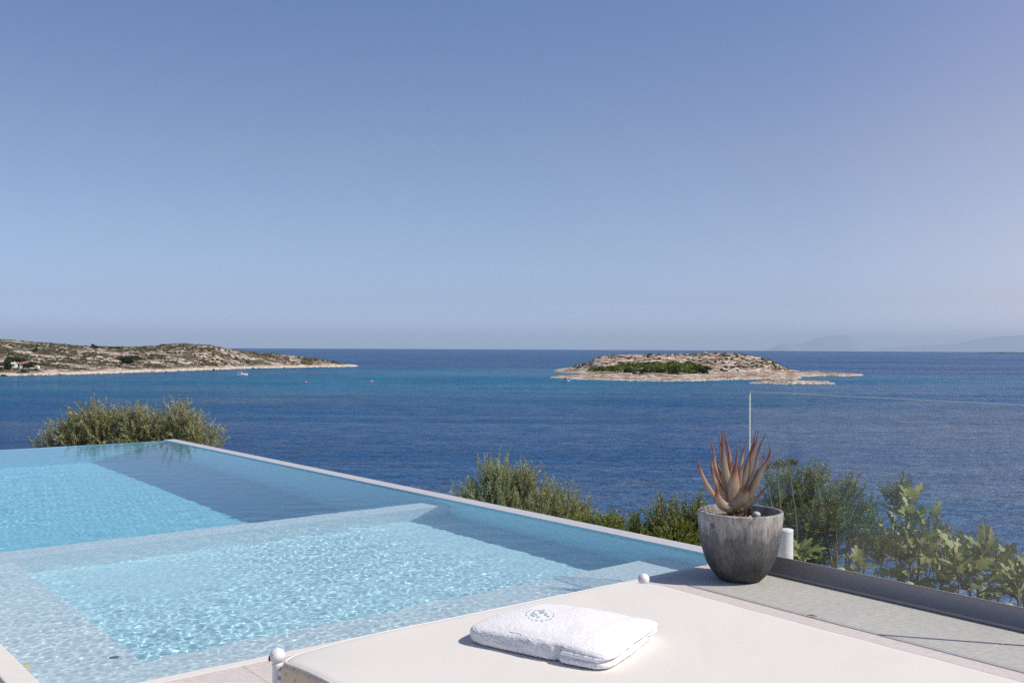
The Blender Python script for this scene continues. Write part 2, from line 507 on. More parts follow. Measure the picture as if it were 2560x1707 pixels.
def mountain(name, tab, Y0, base_px, col_, label, depth=6000):
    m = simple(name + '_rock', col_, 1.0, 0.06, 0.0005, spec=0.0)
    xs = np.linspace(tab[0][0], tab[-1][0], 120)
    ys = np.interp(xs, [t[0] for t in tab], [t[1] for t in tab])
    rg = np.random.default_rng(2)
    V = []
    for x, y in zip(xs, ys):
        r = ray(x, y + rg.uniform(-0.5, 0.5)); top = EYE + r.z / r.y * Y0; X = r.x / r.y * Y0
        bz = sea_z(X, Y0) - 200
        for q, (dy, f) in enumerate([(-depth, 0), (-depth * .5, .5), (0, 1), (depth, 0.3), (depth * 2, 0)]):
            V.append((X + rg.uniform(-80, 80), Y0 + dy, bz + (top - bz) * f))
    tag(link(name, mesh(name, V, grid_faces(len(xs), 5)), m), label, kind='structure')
mountain('mountain', [(1880, 885), (1925, 872), (1955, 857), (1990, 860), (2020, 853), (2050, 843), (2075, 840), (2105, 836), (2130, 840), (2150, 852), (2172, 865), (2200, 869), (2260, 866), (2300, 864), (2380, 860), (2440, 848), (2500, 840), (2560, 838), (2700, 836), (2900, 880)], 110000, 880, (0.28, 0.35, 0.50), 'pale hazy mountain range far away on the horizon')  # pale blue colour paints in distance haze on top of the haze volume

# --- scrub on the land (one mass each) built from small clumps of leaf faces
ico = bmesh.new(); bmesh.ops.create_icosphere(ico, subdivisions=1, radius=1.0)
ICV = np.array([v.co[:] for v in ico.verts]); ICF = np.array([[v.index for v in f.verts] for f in ico.faces]); ico.free()
ico = bmesh.new(); bmesh.ops.create_icosphere(ico, subdivisions=2, radius=1.0)
IC2V = np.array([v.co[:] for v in ico.verts]); IC2F = np.array([[v.index for v in f.verts] for f in ico.faces]); ico.free()
def drop(bv, x, y):
    h = bv.ray_cast(Vector((x, y, 400)), Vector((0, 0, -1)))
    return h[0].z if h[0] else None
def scatter(name, bv, n, bounds, zmin, zmax, size, mat, label, seed, dens):
    rg = np.random.default_rng(seed)
    VV, FF, off, k, tries = [], [], 0, 0, 0
    while k < n and tries < n * 8:
        tries += 1
        x, y = rg.uniform(bounds[0], bounds[1]), rg.uniform(bounds[2], bounds[3])
        if vnoise(np.array(x / 28), np.array(y / 20), 77) + rg.uniform(-.25, .25) < dens: continue
        z = drop(bv, x, y)
        if z is None or not (SEA + zmin < z < SEA + zmax): continue
        s = size * rg.uniform(0.5, 1.5)
        for j in range(3):
            o = rg.normal(0, 0.5, 3) * s; o[2] = abs(o[2]) * 0.2
            v = ICV * (s * rg.uniform(.5, .9)) * np.array([1, 1, .62]) * (1 + rg.uniform(-.28, .28, (len(ICV), 1)))
            VV.append(v + np.array([x, y, z]) + o); FF.append(ICF + off); off += len(ICV)
        k += 1
    me = mesh(name, np.concatenate(VV), np.concatenate(FF))
    return tag(link(name, me, mat), label, kind='stuff')
m_scrub = leafmat('scrub_leaf', (0.030, 0.037, 0.014), (0.052, 0.055, 0.022), (0.085, 0.080, 0.034), rough=0.9, trans=0.05)
scatter('scrub', bvL, 8000, (-760, -150, 960, 1560), 4.2, 60, 1.6, m_scrub, 'dark green scrub dotted over the stony headland', 1, 0.42)
scatter('scrub', bvI, 800, (70, 400, 1010, 1330), 4.5, 40, 1.7, m_scrub, 'low scrub dotted over the rocky islet', 2, 0.46)

# --- trees: individual crowns
m_pine = leafmat('pine_leaf', (0.070, 0.110, 0.014), (0.140, 0.195, 0.024), (0.210, 0.255, 0.036), rough=0.8, trans=0.12)
m_dark = leafmat('dark_leaf', (0.018, 0.028, 0.010), (0.030, 0.045, 0.014), (0.045, 0.062, 0.022), rough=0.8, trans=0.06)
m_bark = simple('bark', (0.16, 0.12, 0.09), 0.9, 0.5, 12, 0.4, 40)
def crown_mesh(name, seed, n=1300, leaf=0.085):
    """leaf clumps spread over bumpy lobes; unit size"""
    rg = np.random.default_rng(seed)
    lobes = [(rg.normal(0, 0.42, 3) * np.array([1, 1, .45]), rg.uniform(.38, .62)) for _ in range(9)]
    P_ = []
    for k in range(n):
        c, r = lobes[k % 9]
        d = rg.normal(0, 1, 3); d /= np.linalg.norm(d); d[2] = abs(d[2]) * .9 - .25
        P_.append(c + d * r * rg.uniform(.75, 1.08) * np.array([1, 1, .8]))
    P_ = np.array(P_)
    V, Fc = [], []
    for k, p in enumerate(P_):
        a = rg.normal(0, 1, 3); a /= np.linalg.norm(a); b_ = np.cross(a, rg.normal(0, 1, 3)); b_ /= np.linalg.norm(b_)
        s = leaf * rg.uniform(.7, 1.5)
        V += [p - a * s, p + b_ * s * .8, p + a * s, p - b_ * s * .8]
        Fc.append((4 * k, 4 * k + 1, 4 * k + 2, 4 * k + 3))
    return mesh(name, V, np.array(Fc))
crowns = [crown_mesh('crown', s) for s in (11, 12, 13, 14)]
tv, tf = tube([([(0, 0, -1.4), (0.04, 0, -.7), (0, 0.05, 0.1)], [.06, .05, .03]), ([(0, 0, -.6), (.25, .1, 0)], [.035, .02]), ([(0, 0, -.7), (-.25, -.1, -.1)], [.035, .02])], 5)
trunk_me = mesh('trunk', tv, tf)
trunk_me.materials.append(m_bark)
def far_tree(px, py, Yd, rx, rz, mat, name, label, cat, group, k):
    p = at_y(px, py, Yd)
    o = empty(name, (p.x, p.y, p.z - rz * 1.0), k * 1.3)
    tag(o, label, cat, group)
    me = crowns[k % 4].copy(); me.materials.append(mat)
    c = bpy.data.objects.new('crown', me); col.objects.link(c); c.parent = o
    c.scale = (rx * 1.35, rx * 1.2, rz * 2.0); c.location = (0, 0, rz * 0.75)
    t = bpy.data.objects.new('trunk', trunk_me); col.objects.link(t); t.parent = o
    t.scale = (rx * .6, rx * .6, rz * 0.9); t.location = (0, 0, rz)
pines = [(740, 305, 92, 48, 'leftmost low pine of the islet grove, standing apart by the gap'), (868, 300, 92, 48, 'second pine from the left in the low part of the islet grove'), (985, 308, 72, 45, 'small pine at the gap in the middle of the islet grove'),
         (1140, 275, 95, 66, 'round dark-sided pine just right of the gap in the grove'), (1265, 262, 105, 70, 'broad pine behind the round pine in the islet grove'), (1400, 238, 105, 56, 'high-standing pine at the back of the islet grove, left half'),
         (1500, 305, 112, 62, 'front pine with a deep shaded underside on the islet shore'), (1635, 275, 108, 66, 'bushy pine in the middle of the islet grove'), (1740, 255, 100, 62, 'middle pine right of the bushy one in the grove'),
         (1850, 222, 95, 54, 'tallest pine top of the islet grove'), (1905, 300, 115, 72, 'wide pine below the tallest top of the grove'), (2040, 262, 105, 62, 'back pine in the right part of the islet grove'),
         (2160, 268, 88, 58, 'pine near the right end of the grove, high on the slope'), (2110, 335, 92, 48, 'low pine near the right end of the grove, close to the shore'), (2270, 330, 88, 52, 'dark rounded pine closing the grove on the right')]
for k, (cx, cy, rx, ry, lb) in enumerate(pines):
    Yd = 1060 + (360 - cy) * 0.55
    s = Yd / F / 5.88
    far_tree(1370 + cx / 5.88, 870 + cy / 5.88, Yd, rx * s, ry * s, m_dark if k == 14 else m_pine, 'pine_tree', lb, 'pine tree', 'pines of the grove on the islet', k)
for k, (x, y, rx, ry, lb) in enumerate([(1496, 937, 7, 3.5, 'dark bush alone at the left foot of the islet grove'), (1597, 937, 11, 5, 'wide dark bush under the front pines by the pale shore'), (1685, 936, 12, 6, 'dark bush in front of the wide pine on the shore'), (1739, 939, 8, 4.5, 'small dark bush on bare ground right of the grove')]):
    Yd = 1045; s = Yd / F
    far_tree(x, y, Yd, rx * s, ry * s, m_dark, 'dark_bush', lb, 'bush', 'dark bushes at the foot of the islet grove', k + 1)
hl = [(435, 882, 9, 7, 1320, 'dark tree on the upper slope under the headland summit'), (545, 891, 11, 8, 1390, 'dark tree beside the track on the right half of the headland'), (582, 899, 9, 6, 1380, 'lower dark tree right of the track on the headland'), (238, 866, 8, 5, 1260, 'small tree breaking the ridge line of the headland on the left'),
      (292, 871, 13, 5, 1290, 'wide flat tree on the saddle of the headland ridge'), (171, 911, 12, 7, 1120, 'round dark tree above the shore right of the red-roofed house'), (75, 913.5, 15, 8, 1006, 'dense dark tree directly in front of the red-roofed house'), (18, 909, 12, 9, 1022, 'dark tree beside the small white gable at the left edge'),
      (40, 899, 16, 8, 1050, 'green tree rising behind the small white gable'), (104, 910, 6, 4.5, 1030, 'little bush at the right end of the red-roofed house'), (322, 899, 18, 9, 1180, 'largest dark tree in the middle of the headland slope'), (85, 876, 8, 7, 1160, 'tree alone on the stony slope above the red-roofed house')]
for k, (x, y, rx, ry, Yd, lb) in enumerate(hl):
    s = Yd / F
    far_tree(x, y, Yd, rx * s, ry * s, m_dark, 'headland_tree', lb, 'tree', 'dark trees on the headland', k)

# --- houses on the headland
m_white = simple('limewash', (0.78, 0.75, 0.70), 0.8, 0.08, 1.5)
m_tile = simple('roof_tile', (0.55, 0.20, 0.11), 0.8, 0.25, 2.0)
m_glassd = simple('window_dark', (0.04, 0.05, 0.06), 0.2)
def house(name, px, py, Yd, wpx, hpx, roofm, label):
    s = Yd / F
    p = at_y(px, py, Yd)
    W, H, Dp = wpx * s, hpx * s, 9.0
    o = empty(name, p, 0.15); tag(o, label, 'house')
    def bx(nm, x0, x1, y0, y1, z0, z1, mt, par):
        vv = [(x0, y0), (x1, y0), (x1, y1), (x0, y1)]
        v, f = poly_prism(vv, z0, z1)
        me = mesh(nm, v, f); me.materials.append(mt)
        q = bpy.data.objects.new(nm, me); col.objects.link(q); q.parent = par
        return q
    wl_ = bx('wall', -W / 2, W / 2, 0, Dp, -2, H * .62, m_white, o)
    e = .7
    v = [(-W / 2 - e, -e, H * .62), (W / 2 + e, -e, H * .62), (W / 2 + e, Dp + e, H * .62), (-W / 2 - e, Dp + e, H * .62), (-W / 2 + 3, Dp / 2, H), (W / 2 - 3, Dp / 2, H)]
    me = mesh('roof', v, [(0, 1, 5, 4), (1, 2, 5), (2, 3, 4, 5), (3, 0, 4), (3, 2, 1, 0)]); me.materials.append(roofm)
    rf = bpy.data.objects.new('roof', me); col.objects.link(rf); rf.parent = o
    bx('chimney', W * .1, W * .1 + .9, Dp / 2 + .3, Dp / 2 + 1.2, H * .8, H * 1.2, m_white, rf)
    n = max(2, int(W / 4))
    for k in range(n):
        x = -W / 2 + (k + .5) * W / n
        bx('window', x - .55, x + .55, -.05, .02, H * .2, H * .48, m_glassd, o)
house('house', 71, 917, 1030, 42, 13, m_tile, 'low white house with an orange-red tiled roof on the headland shore')
house('house', 30, 916, 1034, 13, 10, m_white, 'small white gabled outbuilding beside the red-roofed house')
house('house', -2, 911, 1060, 44, 11, simple('pale_roof', (.55, .45, .38), .8, .1), 'pale-roofed house cut by the left edge above the white gable')

# --- boats
m_hull = simple('hull_white', (0.82, 0.82, 0.80), 0.35)
m_red = simple('red_canvas', (0.50, 0.06, 0.05), 0.7)
m_navy = simple('navy_canvas', (0.03, 0.05, 0.12), 0.6)
m_spar = simple('spar', (0.62, 0.58, 0.52), 0.4)
m_orange = simple('orange_plastic', (0.62, 0.20, 0.12), 0.5)
def hull_mesh(Lh, B, H, seg=14):
    V = []
    for k in range(seg + 1):
        t = k / seg
        wdt = B / 2 * (math.sin(min(t * 1.25 + .22, 1.0) * math.pi / 2) if t < .7 else max(math.cos((t - .7) / .3 * math.pi / 2), 0.0) ** .7)
        wdt = max(wdt, 0.01)
        shr = H * (1 + .35 * (t - .4) ** 2 * 2)
        x = (t - .5) * Lh
        for yy, zz in ((-wdt, shr), (-wdt * .85, H * .35), (0, -H * .3), (wdt * .85, H * .35), (wdt, shr), (0, shr - .08)):
            V.append((x + (zz * .25 if t > .9 else 0), yy, zz))
    f = []
    for k in range(seg):
        for j in range(6):
            j2 = (j + 1) % 6
            f.append((k * 6 + j, (k + 1) * 6 + j, (k + 1) * 6 + j2, k * 6 + j2))
    f += [(5, 4, 3, 2, 1, 0), tuple(seg * 6 + j for j in range(6))]
    return mesh('hull', V, f)
def pmesh(par, nm, v, f, mt):
    me = mesh(nm, v, f); me.materials.append(mt)
    q = bpy.data.objects.new(nm, me); col.objects.link(q); q.parent = par
    return q
def pbox(par, nm, x0, x1, y0, y1, z0, z1, mt, taper=0.0):
    t = taper
    v = [(x0, y0, z0), (x1, y0, z0), (x1, y1, z0), (x0, y1, z0), (x0 + t, y0 + t * .4, z1), (x1 - t, y0 + t * .4, z1), (x1 - t, y1 - t * .4, z1), (x0 + t, y1 - t * .4, z1)]
    return pmesh(par, nm, v, [(3, 2, 1, 0), (4, 5, 6, 7), (0, 1, 5, 4), (1, 2, 6, 5), (2, 3, 7, 6), (3, 0, 4, 7)], mt)
def float_at(name, px, py, rz, label, cat, group=None):
    x, y = shore_pt(px, py)
    o = empty(name, (x, y, sea_z(x, y)), rz)
    return tag(o, label, cat, group)
b1 = float_at('sailboat', 606, 938, 0.25, 'white sailboat with a bare mast and red awning anchored off the headland', 'sailboat')
q = bpy.data.objects.new('hull', hull_mesh(10.2, 3.2, 1.5)); q.data.materials.append(m_hull); col.objects.link(q); q.parent = b1
pbox(b1, 'cabin', -1.5, 3.0, -1.0, 1.0, 1.4, 2.4, m_hull, .4)
tv_, tf_ = tube([([(-.8, 0, 1.2), (-.8, 0, 11.0)], [.16, .11])], 6); pmesh(b1, 'mast', tv_, tf_, m_spar)
tv_, tf_ = tube([([(-.8, 0, 3.2), (-5.0, 0, 3.3)], [.2, .18]), ([(-.8, 0, 10.8), (4.8, 0, 1.9)], [.06, .06]), ([(-.8, 0, 10.8), (-5, 0, 1.8)], [.06, .06])], 5); pmesh(b1, 'rigging', tv_, tf_, m_spar)
pbox(b1, 'awning', 0.2, 3.6, -1.3, 1.3, 2.9, 3.5, m_red, .2)
b2 = float_at('motorboat', 1412, 953.5, -0.35, 'white motorboat with dark canopy and red stern cover beside the islet spit', 'motorboat')
q = bpy.data.objects.new('hull', hull_mesh(8.4, 3.0, 1.4)); q.data.materials.append(m_hull); col.objects.link(q); q.parent = b2
pbox(b2, 'canopy', -2.4, .8, -1.2, 1.2, 2.5, 2.9, m_navy, .15)
pbox(b2, 'windscreen', .4, 1.6, -1.0, 1.0, 1.3, 2.4, m_glassd, .4)
pbox(b2, 'stern_cover', -.4, 1.2, -.9, .9, 2.9, 3.3, m_red, .2)
b3 = float_at('dinghy', 1630, 952.5, 0.1, 'tiny white dinghy drawn up at the pale shore of the islet', 'dinghy')
q = bpy.data.objects.new('hull', hull_mesh(3.6, 1.7, .9)); q.data.materials.append(m_hull); col.objects.link(q); q.parent = b3
pbox(b3, 'outboard', -2.1, -1.7, -.2, .2, .4, 1.4, m_navy)
for k, (x, y, mt_, lb) in enumerate([(742, 958.5, m_orange, 'leftmost of the tiny kayaks, pinkish red and low in the water'), (765, 956.5, m_orange, 'tiny red and white kayak with its seat up, right of the fainter one'), (930, 954.5, m_orange, 'tiny kayak alone in mid bay between headland and islet')]):
    o = float_at('kayak', x, y, 0.3 * k, lb, 'kayak', 'kayaks out in the bay')
    q = bpy.data.objects.new('hull', hull_mesh(4.2 if k else 5.5, 1.2, .5)); q.data.materials.append(mt_); col.objects.link(q); q.parent = o
    pbox(o, 'seat', -.5, .4, -.35, .35, .4, 1.3 if k else .6, m_hull, .1)
p = at_y(1764, 883, 1224)
bc = empty('beacon', p, 0); tag(bc, 'small white marker pillar on the flat top of the islet', 'beacon')
pbox(bc, 'plinth', -.9, .9, -.9, .9, -1.5, .5, m_white); pbox(bc, 'pillar', -.5, .5, -.5, .5, .5, 3.2, m_white, .1)

# ================================================================== THE HILLSIDE BELOW THE TERRACE
m_hill, nt, b, N, L = nmat('hillside_earth')
n1 = noise(nt, 1.5, 6, 0.65); n2 = noise(nt, 14, 5, 0.7)
c = mix(nt, n1.outputs[0], (0.12, 0.10, 0.06), (0.30, 0.26, 0.19))
r = ramp(nt, n2.outputs[0], [(0.35, (0.5,) * 3), (0.65, (1.2,) * 3)])
L.new(mix(nt, 1.0, c, r.outputs[0], 'MULTIPLY'), b.inputs['Base Color'])
b.inputs['Roughness'].default_value = 0.95
L.new(bump(nt, n2.outputs[0], 0.8, 0.05), b.inputs['Normal'])
us, vs = np.linspace(-30, 75, 150), np.linspace(-40, 90, 170)
U, Vv = np.meshgrid(np.concatenate([np.linspace(-30, 5.1, 20), np.linspace(5.3, 8, 24), np.linspace(8.3, 75, 50)]),
                    np.concatenate([np.linspace(-40, 3.8, 30), np.linspace(4.2, 16, 24), np.linspace(16.5, 90, 50)]))
s1 = U - 5.35; s2 = Vv - 15.2
s = np.maximum(s1, s2)
near = -0.34 - 0.62 * np.maximum(s - 0.35, 0) + 0.05 * fbm(U * 2, Vv * 2, 5)
low = -2.4 - 0.55 * np.maximum(s, 0) + 0.25 * fbm(U, Vv, 9)
wgt = smooth(4.0, 5.2, Vv)
Zh = near * (1 - wgt) + low * wgt
Zh = np.where(s < 0, -2.6, Zh)
Zh = np.where((s < 0) & (Vv < 4.0), -0.9, Zh)
Zh = np.maximum(Zh, SEA - 6)
XX, YY = U * cT - Vv * sT, U * sT + Vv * cT
o = tag(link('hillside', mesh('hillside', np.stack([XX, YY, Zh], -1).reshape(-1, 3), grid_faces(*U.shape)), m_hill, smooth=True), 'dry earth slope falling from the terrace to the sea', kind='structure')
bvH = BVHTree.FromPolygons([v.co.copy() for v in o.data.vertices], [p.vertices[:] for p in o.data.polygons])

# ================================================================== TERRACE
def stone(name, c1, c2, tilew=None, speck=0.25):
    m, nt, b, N, L = nmat(name)
    n1 = noise(nt, 1.6, 6, 0.65, dist=0.8); n2 = noise(nt, 22, 5, 0.7, stretch=(1, 2.2, 1)); n3 = noise(nt, 120, 3, 0.6)
    c = mix(nt, n1.outputs[0], c1, c2)
    r = ramp(nt, n2.outputs[0], [(0.32, (1 - speck,) * 3), (0.62, (1.06,) * 3)])
    c = mix(nt, 1.0, c, r.outputs[0], 'MULTIPLY')
    L.new(c, b.inputs['Base Color'])
    b.inputs['Roughness'].default_value = 0.75
    b.inputs['Specular IOR Level'].default_value = 0.3
    nbm = bump(nt, n2.outputs[0], 0.35, 0.004)
    L.new(bump(nt, n3.outputs[0], 0.3, 0.0015, nbm), b.inputs['Normal'])
    return m
m_pink = stone('pink_paver', (0.60, 0.55, 0.525), (0.68, 0.63, 0.60), speck=0.16)
m_grey = stone('grey_paver', (0.60, 0.57, 0.52), (0.69, 0.66, 0.61), speck=0.20)
m_cop = stone('coping_stone', (0.70, 0.68, 0.63), (0.76, 0.74, 0.69), speck=0.06)
m_grout = simple('grout', (0.74, 0.68, 0.54), 0.9, 0.1, 20)
U0, U1, V0, V1, W = 1.095, 5.41, 4.185, 14.74, -0.04
def pavers(name, us, vs, m, label, sk=True, gap=0.0025, top=0.0):
    """one paved surface: slabs with open joints in a single mesh over a grout bed"""
    V, Fc = [], []
    for i in range(len(us) - 1):
        for j in range(len(vs) - 1):
            a0, a1, b0, b1 = us[i] + gap / 2, us[i + 1] - gap / 2, vs[j] + gap / 2, vs[j + 1] - gap / 2
            s_ = (lambda v: skew(v)) if sk else (lambda v: 0)
            pts = [uv(a0 + s_(b0), b0), uv(a1 + s_(b0), b0), uv(a1 + s_(b1), b1), uv(a0 + s_(b1), b1)]
            v, f = poly_prism(pts, top - 0.03, top)
            k = len(V); V += v; Fc += [tuple(q + k for q in ff) for ff in f]
    return tag(link(name, mesh(name, V, Fc), m), label, kind='structure')
jv = [2.195 + 0.645 * k for k in range(-10, 4)]
pavers('pavement', [4.535, 5.17], [v for v in jv if v < 3.8] + [4.12], m_grey, 'band of grey stone pavers along the foot of the glass railing', gap=0.006)
pavers('deck', [4.535 - 0.9 * k for k in range(38, -1, -1)], [v for v in jv if v < 3.8] + [4.12], m_pink, 'pinkish stone pavers of the terrace under the daybed')
pavers('deck', [0.965 - 0.9 * k for k in range(34, -1, -1)], [4.124 + 0.645 * k for k in range(0, 18)], m_pink, 'pinkish stone pavers left of the pool', sk=False)
bedm = [uv(-31, -5), uv(5.0, -5), uv(5.17, 4.118), uv(-31, 4.118)]
v, f = poly_prism(bedm, -0.9, -0.0025)
gr = tag(link('terrace_base', mesh('terrace_base', v, f), m_grout), 'grout and slab beneath the terrace pavers', kind='structure')
v, f = poly_prism([uv(-31, 4.122), uv(0.81, 4.122), uv(0.81, 15.2), uv(-31, 15.2)], -0.9, -0.0025)
tag(link('terrace_base', mesh('terrace_base', v, f), m_grout), 'grout and slab beneath the pavers left of the pool', kind='structure')

# ------------------------------------------------------------------ pool
def lining(name, c, c2, sc_=7.0):
    m, nt, b, N, L = nmat(name)
    n1 = noise(nt, sc_, 4, 0.6)
    L.new(mix(nt, n1.outputs[0], c, c2), b.inputs['Base Color'])
    b.inputs['Roughness'].default_value = 0.7
    b.inputs['Specular IOR Level'].default_value = 0.2
    return m
m_shelf = lining('pale_plaster', (0.70, 0.77, 0.80), (0.76, 0.82, 0.84))
m_shal = lining('aqua_plaster', (0.56, 0.80, 0.87), (0.61, 0.84, 0.90))
m_deepf = lining('turquoise_plaster', (0.27, 0.69, 0.83), (0.31, 0.74, 0.87))
m_walls = lining('blue_plaster', (0.21, 0.62, 0.80), (0.24, 0.66, 0.84))
m_rim = stone('rim_stone', (0.45, 0.47, 0.51), (0.52, 0.54, 0.575), speck=0.08)
pool = empty('infinity_pool', uv(U0, V0, 0))
tag(pool, 'infinity pool with a submerged dividing wall and a pale shelf along two sides', 'swimming pool')
recv = []
def pp(name, *a, **k):
    o = uvbox(name, *a, parent=pool, **k); o.cycles.is_caustics_receiver = True; recv.append(o); return o
pp('pool_floor', U0, U1, 7.82, V1, W - 2.2, W - 1.95, m_deepf)
pp('pool_floor', U0, U1, V0, 7.55, W - 1.0, W - 0.75, m_shal)
pp('shelf', U0, U1, V0, 4.94, W - 0.748, W - 0.37, m_shelf, bevel=0.006)
pp('shelf', U0, 1.70, 4.941, 7.549, W - 0.748, W - 0.372, m_shelf, bevel=0.006)
pp('dividing_wall', U0, U1, 7.55, 7.82, W - 2.2, W - 0.22, m_shelf, bevel=0.01)
pp('infinity_edge', U1, U1 + 0.17, V0 - .06, V1 + 0.17, -2.6, W + 0.006, lining('aqua_plaster_bounce', (0.36, 0.80, 0.93), (0.40, 0.83, 0.95)), bevel=0.004)  # brighter plaster paints in light scattered by the water on this shaded wall
pp('infinity_edge', U0 - 0.12, U1 - .001, V1, V1 + 0.17, -2.6, W - 0.010, m_walls, bevel=0.004)
pp('side_wall', U0 - 0.12, U0, V0, V1 - .001, -2.2, -0.032, m_shelf)
pp('front_wall', U0 - 0.12, U1 - .001, V0 - .064, V0 - .001, -2.2, -0.032, m_shelf)
uvbox('rim', U1 + 0.004, U1 + 0.174, V0 - .064, V1 + 0.172, W - 0.02, W + 0.012, m_rim, pool, bevel=0.005)
uvbox('coping', U0 - 0.118, U1 - .002, V0 - .062, V0, -0.031, 0.0, m_cop, pool, bevel=0.003)
uvbox('coping', U0 - 0.112, U0 + .002, V0 + .002, V1 + .17, -0.031, 0.006, m_cop, pool, bevel=0.008)
# fittings
def disc(name, ctr, nrm, r0, r1, mat, parent=None, th=0.008, segs=32):
    q = Vector(nrm).to_track_quat('Z', 'Y')
    prof = [(max(r0, 1e-4), 0), (max(r0, 1e-4), th), (r1 * .96, th), (r1, th * .5), (r1, 0)]
    v, f = lathe(prof, segs)
    v = [q @ Vector(x) + Vector(ctr) for x in v]
    return link(name, mesh(name, v, f), mat, parent, smooth=True)
m_plast = simple('white_plastic', (0.80, 0.81, 0.80), 0.35, 0.04)
m_lens = simple('lens', (0.35, 0.50, 0.58), 0.2)
vdir = uv(0, 1); 
fit = empty('pool_lamp', uv(3.55, V1 - 0.004, W - 0.40)); tag(fit, 'round white-rimmed lamp set in the far pool wall under water', 'pool light')
o1 = disc('rim_ring', uv(3.55, V1 - 0.002, W - 0.42), -vdir, 0.105, 0.135, m_plast, fit)
o2 = disc('lens', uv(3.55, V1 - 0.002, W - 0.42), -vdir, 0, 0.104, m_lens, fit, 0.004)
ins = empty('water_inlet', uv(1.60, 5.08, W - .372)); tag(ins, 'small round inlet set in the shallow pool shelf', 'pool inlet')
o3 = disc('rim_ring', uv(1.60, 5.08, W - .373), (0, 0, 1), 0.026, 0.040, m_plast, ins, 0.006)
o4 = disc('grille', uv(1.60, 5.08, W - .373), (0, 0, 1), 0, 0.0255, simple('grille_grey', (0.10, 0.17, 0.22), 0.4), ins, 0.002)
for o in (o1, o2, o3, o4): o.cycles.is_caustics_receiver = True
# water surface: a real sheet of ripples
nu_, nv_ = 820, 1500
tt = np.linspace(0, 1, nv_)
vv_ = V0 + (V1 + 0.12 - V0) * (0.60 * tt + 0.40 * tt ** 2)        # denser towards the terrace
U, Vv = np.meshgrid(np.linspace(U0 - .002, U1 + 0.003, nu_, dtype=np.float32), vv_.astype(np.float32))
rg = np.random.default_rng(3)
Z = np.zeros_like(U)
amp = 0.50 + 0.50 * (1 - smooth(7.3, 8.6, Vv))
gust = np.clip(0.80 + 0.95 * fbm(U / 1.3, Vv / 1.3, 71, 3), .35, 1.5)
for k in range(125):
    lam = math.exp(rg.uniform(math.log(.028), math.log(.085))) if k < 90 else math.exp(rg.uniform(math.log(.085), math.log(.4)))
    a = rg.uniform(0, 2 * math.pi) if k < 90 else rg.normal(.9, .8)
    A = .0074 * lam * lam * rg.uniform(.4, 1) if k < 90 else .0034 * lam * lam * rg.uniform(.4, 1)
    Z += A * np.sin(2 * np.pi / lam * (U * np.cos(a) + Vv * np.sin(a)) + rg.uniform(0, 6.28))
calm = 1 - 0.62 * smooth(4.35, 5.1, U)
Z *= amp * gust * calm
co = np.stack([U * cT - Vv * sT, U * sT + Vv * cT, W + Z], -1).reshape(-1, 3)
me = mesh('water', co, grid_faces(nv_, nu_))
m_water = bpy.data.materials.new('pool_water'); m_water.use_nodes = True
nt = m_water.node_tree; nt.nodes.clear()
go = nt.nodes.new('ShaderNodeOutputMaterial'); g = nt.nodes.new('ShaderNodeBsdfGlass')
g.inputs['IOR'].default_value = 1.333; g.inputs['Roughness'].default_value = 0.0; g.inputs['Color'].default_value = (0.93, 0.99, 1.0, 1)
nt.links.new(g.outputs[0], go.inputs[0])
wo = tag(link('water', me, m_water, smooth=True), 'clear rippling water filling the pool to its brim', kind='structure')
wo.cycles.is_caustics_caster = True

# ================================================================== GLASS RAILING
m_glass = bpy.data.materials.new('rail_glass'); m_glass.use_nodes = True
nt = m_glass.node_tree; nt.nodes.clear()
go = nt.nodes.new('ShaderNodeOutputMaterial')
tr = nt.nodes.new('ShaderNodeBsdfTransparent'); tr.inputs[0].default_value = (0.952, 0.972, 0.966, 1)
gs = nt.nodes.new('ShaderNodeBsdfGlossy'); gs.inputs['Roughness'].default_value = 0.01
lw = nt.nodes.new('ShaderNodeLayerWeight'); lw.inputs[0].default_value = 0.5      # Schlick, the same from both sides of a pane
pw = nt.nodes.new('ShaderNodeMath'); pw.operation = 'POWER'; pw.inputs[1].default_value = 5; nt.links.new(lw.outputs['Facing'], pw.inputs[0])
fr = nt.nodes.new('ShaderNodeMath'); fr.operation = 'MULTIPLY_ADD'; fr.inputs[1].default_value = 0.96; fr.inputs[2].default_value = 0.04; nt.links.new(pw.outputs[0], fr.inputs[0])
mx = nt.nodes.new('ShaderNodeMixShader')
nt.links.new(fr.outputs[0], mx.inputs[0]); nt.links.new(tr.outputs[0], mx.inputs[1]); nt.links.new(gs.outputs[0], mx.inputs[2]); 
dd = nt.nodes.new('ShaderNodeBsdfDiffuse'); dd.inputs[0].default_value = (0.75, 0.80, 0.78, 1)     # dust film whose colour also paints in the pane's pale reflected veil
smn = noise(nt, 2.2, 6, 0.7, stretch=(1, 1, 0.5))
smr = ramp(nt, smn.outputs[0], [(0.35, (0.008,) * 3), (0.75, (0.034,) * 3)])
mx2 = nt.nodes.new('ShaderNodeMixShader'); nt.links.new(smr.outputs[0], mx2.inputs[0])
nt.links.new(mx.outputs[0], mx2.inputs[1]); nt.links.new(dd.outputs[0], mx2.inputs[2]); nt.links.new(mx2.outputs[0], go.inputs[0])
m_edge = simple('glass_edge', (0.46, 0.56, 0.50), 0.25, 0.1)  # pale green paints in light reflected inside the pane edges
m_chan, nt, b, N, L = nmat('anodised_channel')
b.inputs['Base Color'].default_value = (0.30, 0.285, 0.285, 1); b.inputs['Metallic'].default_value = 0.25; b.inputs['Roughness'].default_value = 0.45
n1 = noise(nt, 260, 2); L.new(bump(nt, n1.outputs[0], 0.15, 0.0005), b.inputs['Normal'])
GU = 5.17
rail = empty('glass_railing', uv(GU, 3.0, 0)); tag(rail, 'frameless glass railing in a dark grey metal channel along the terrace edge', 'glass railing')
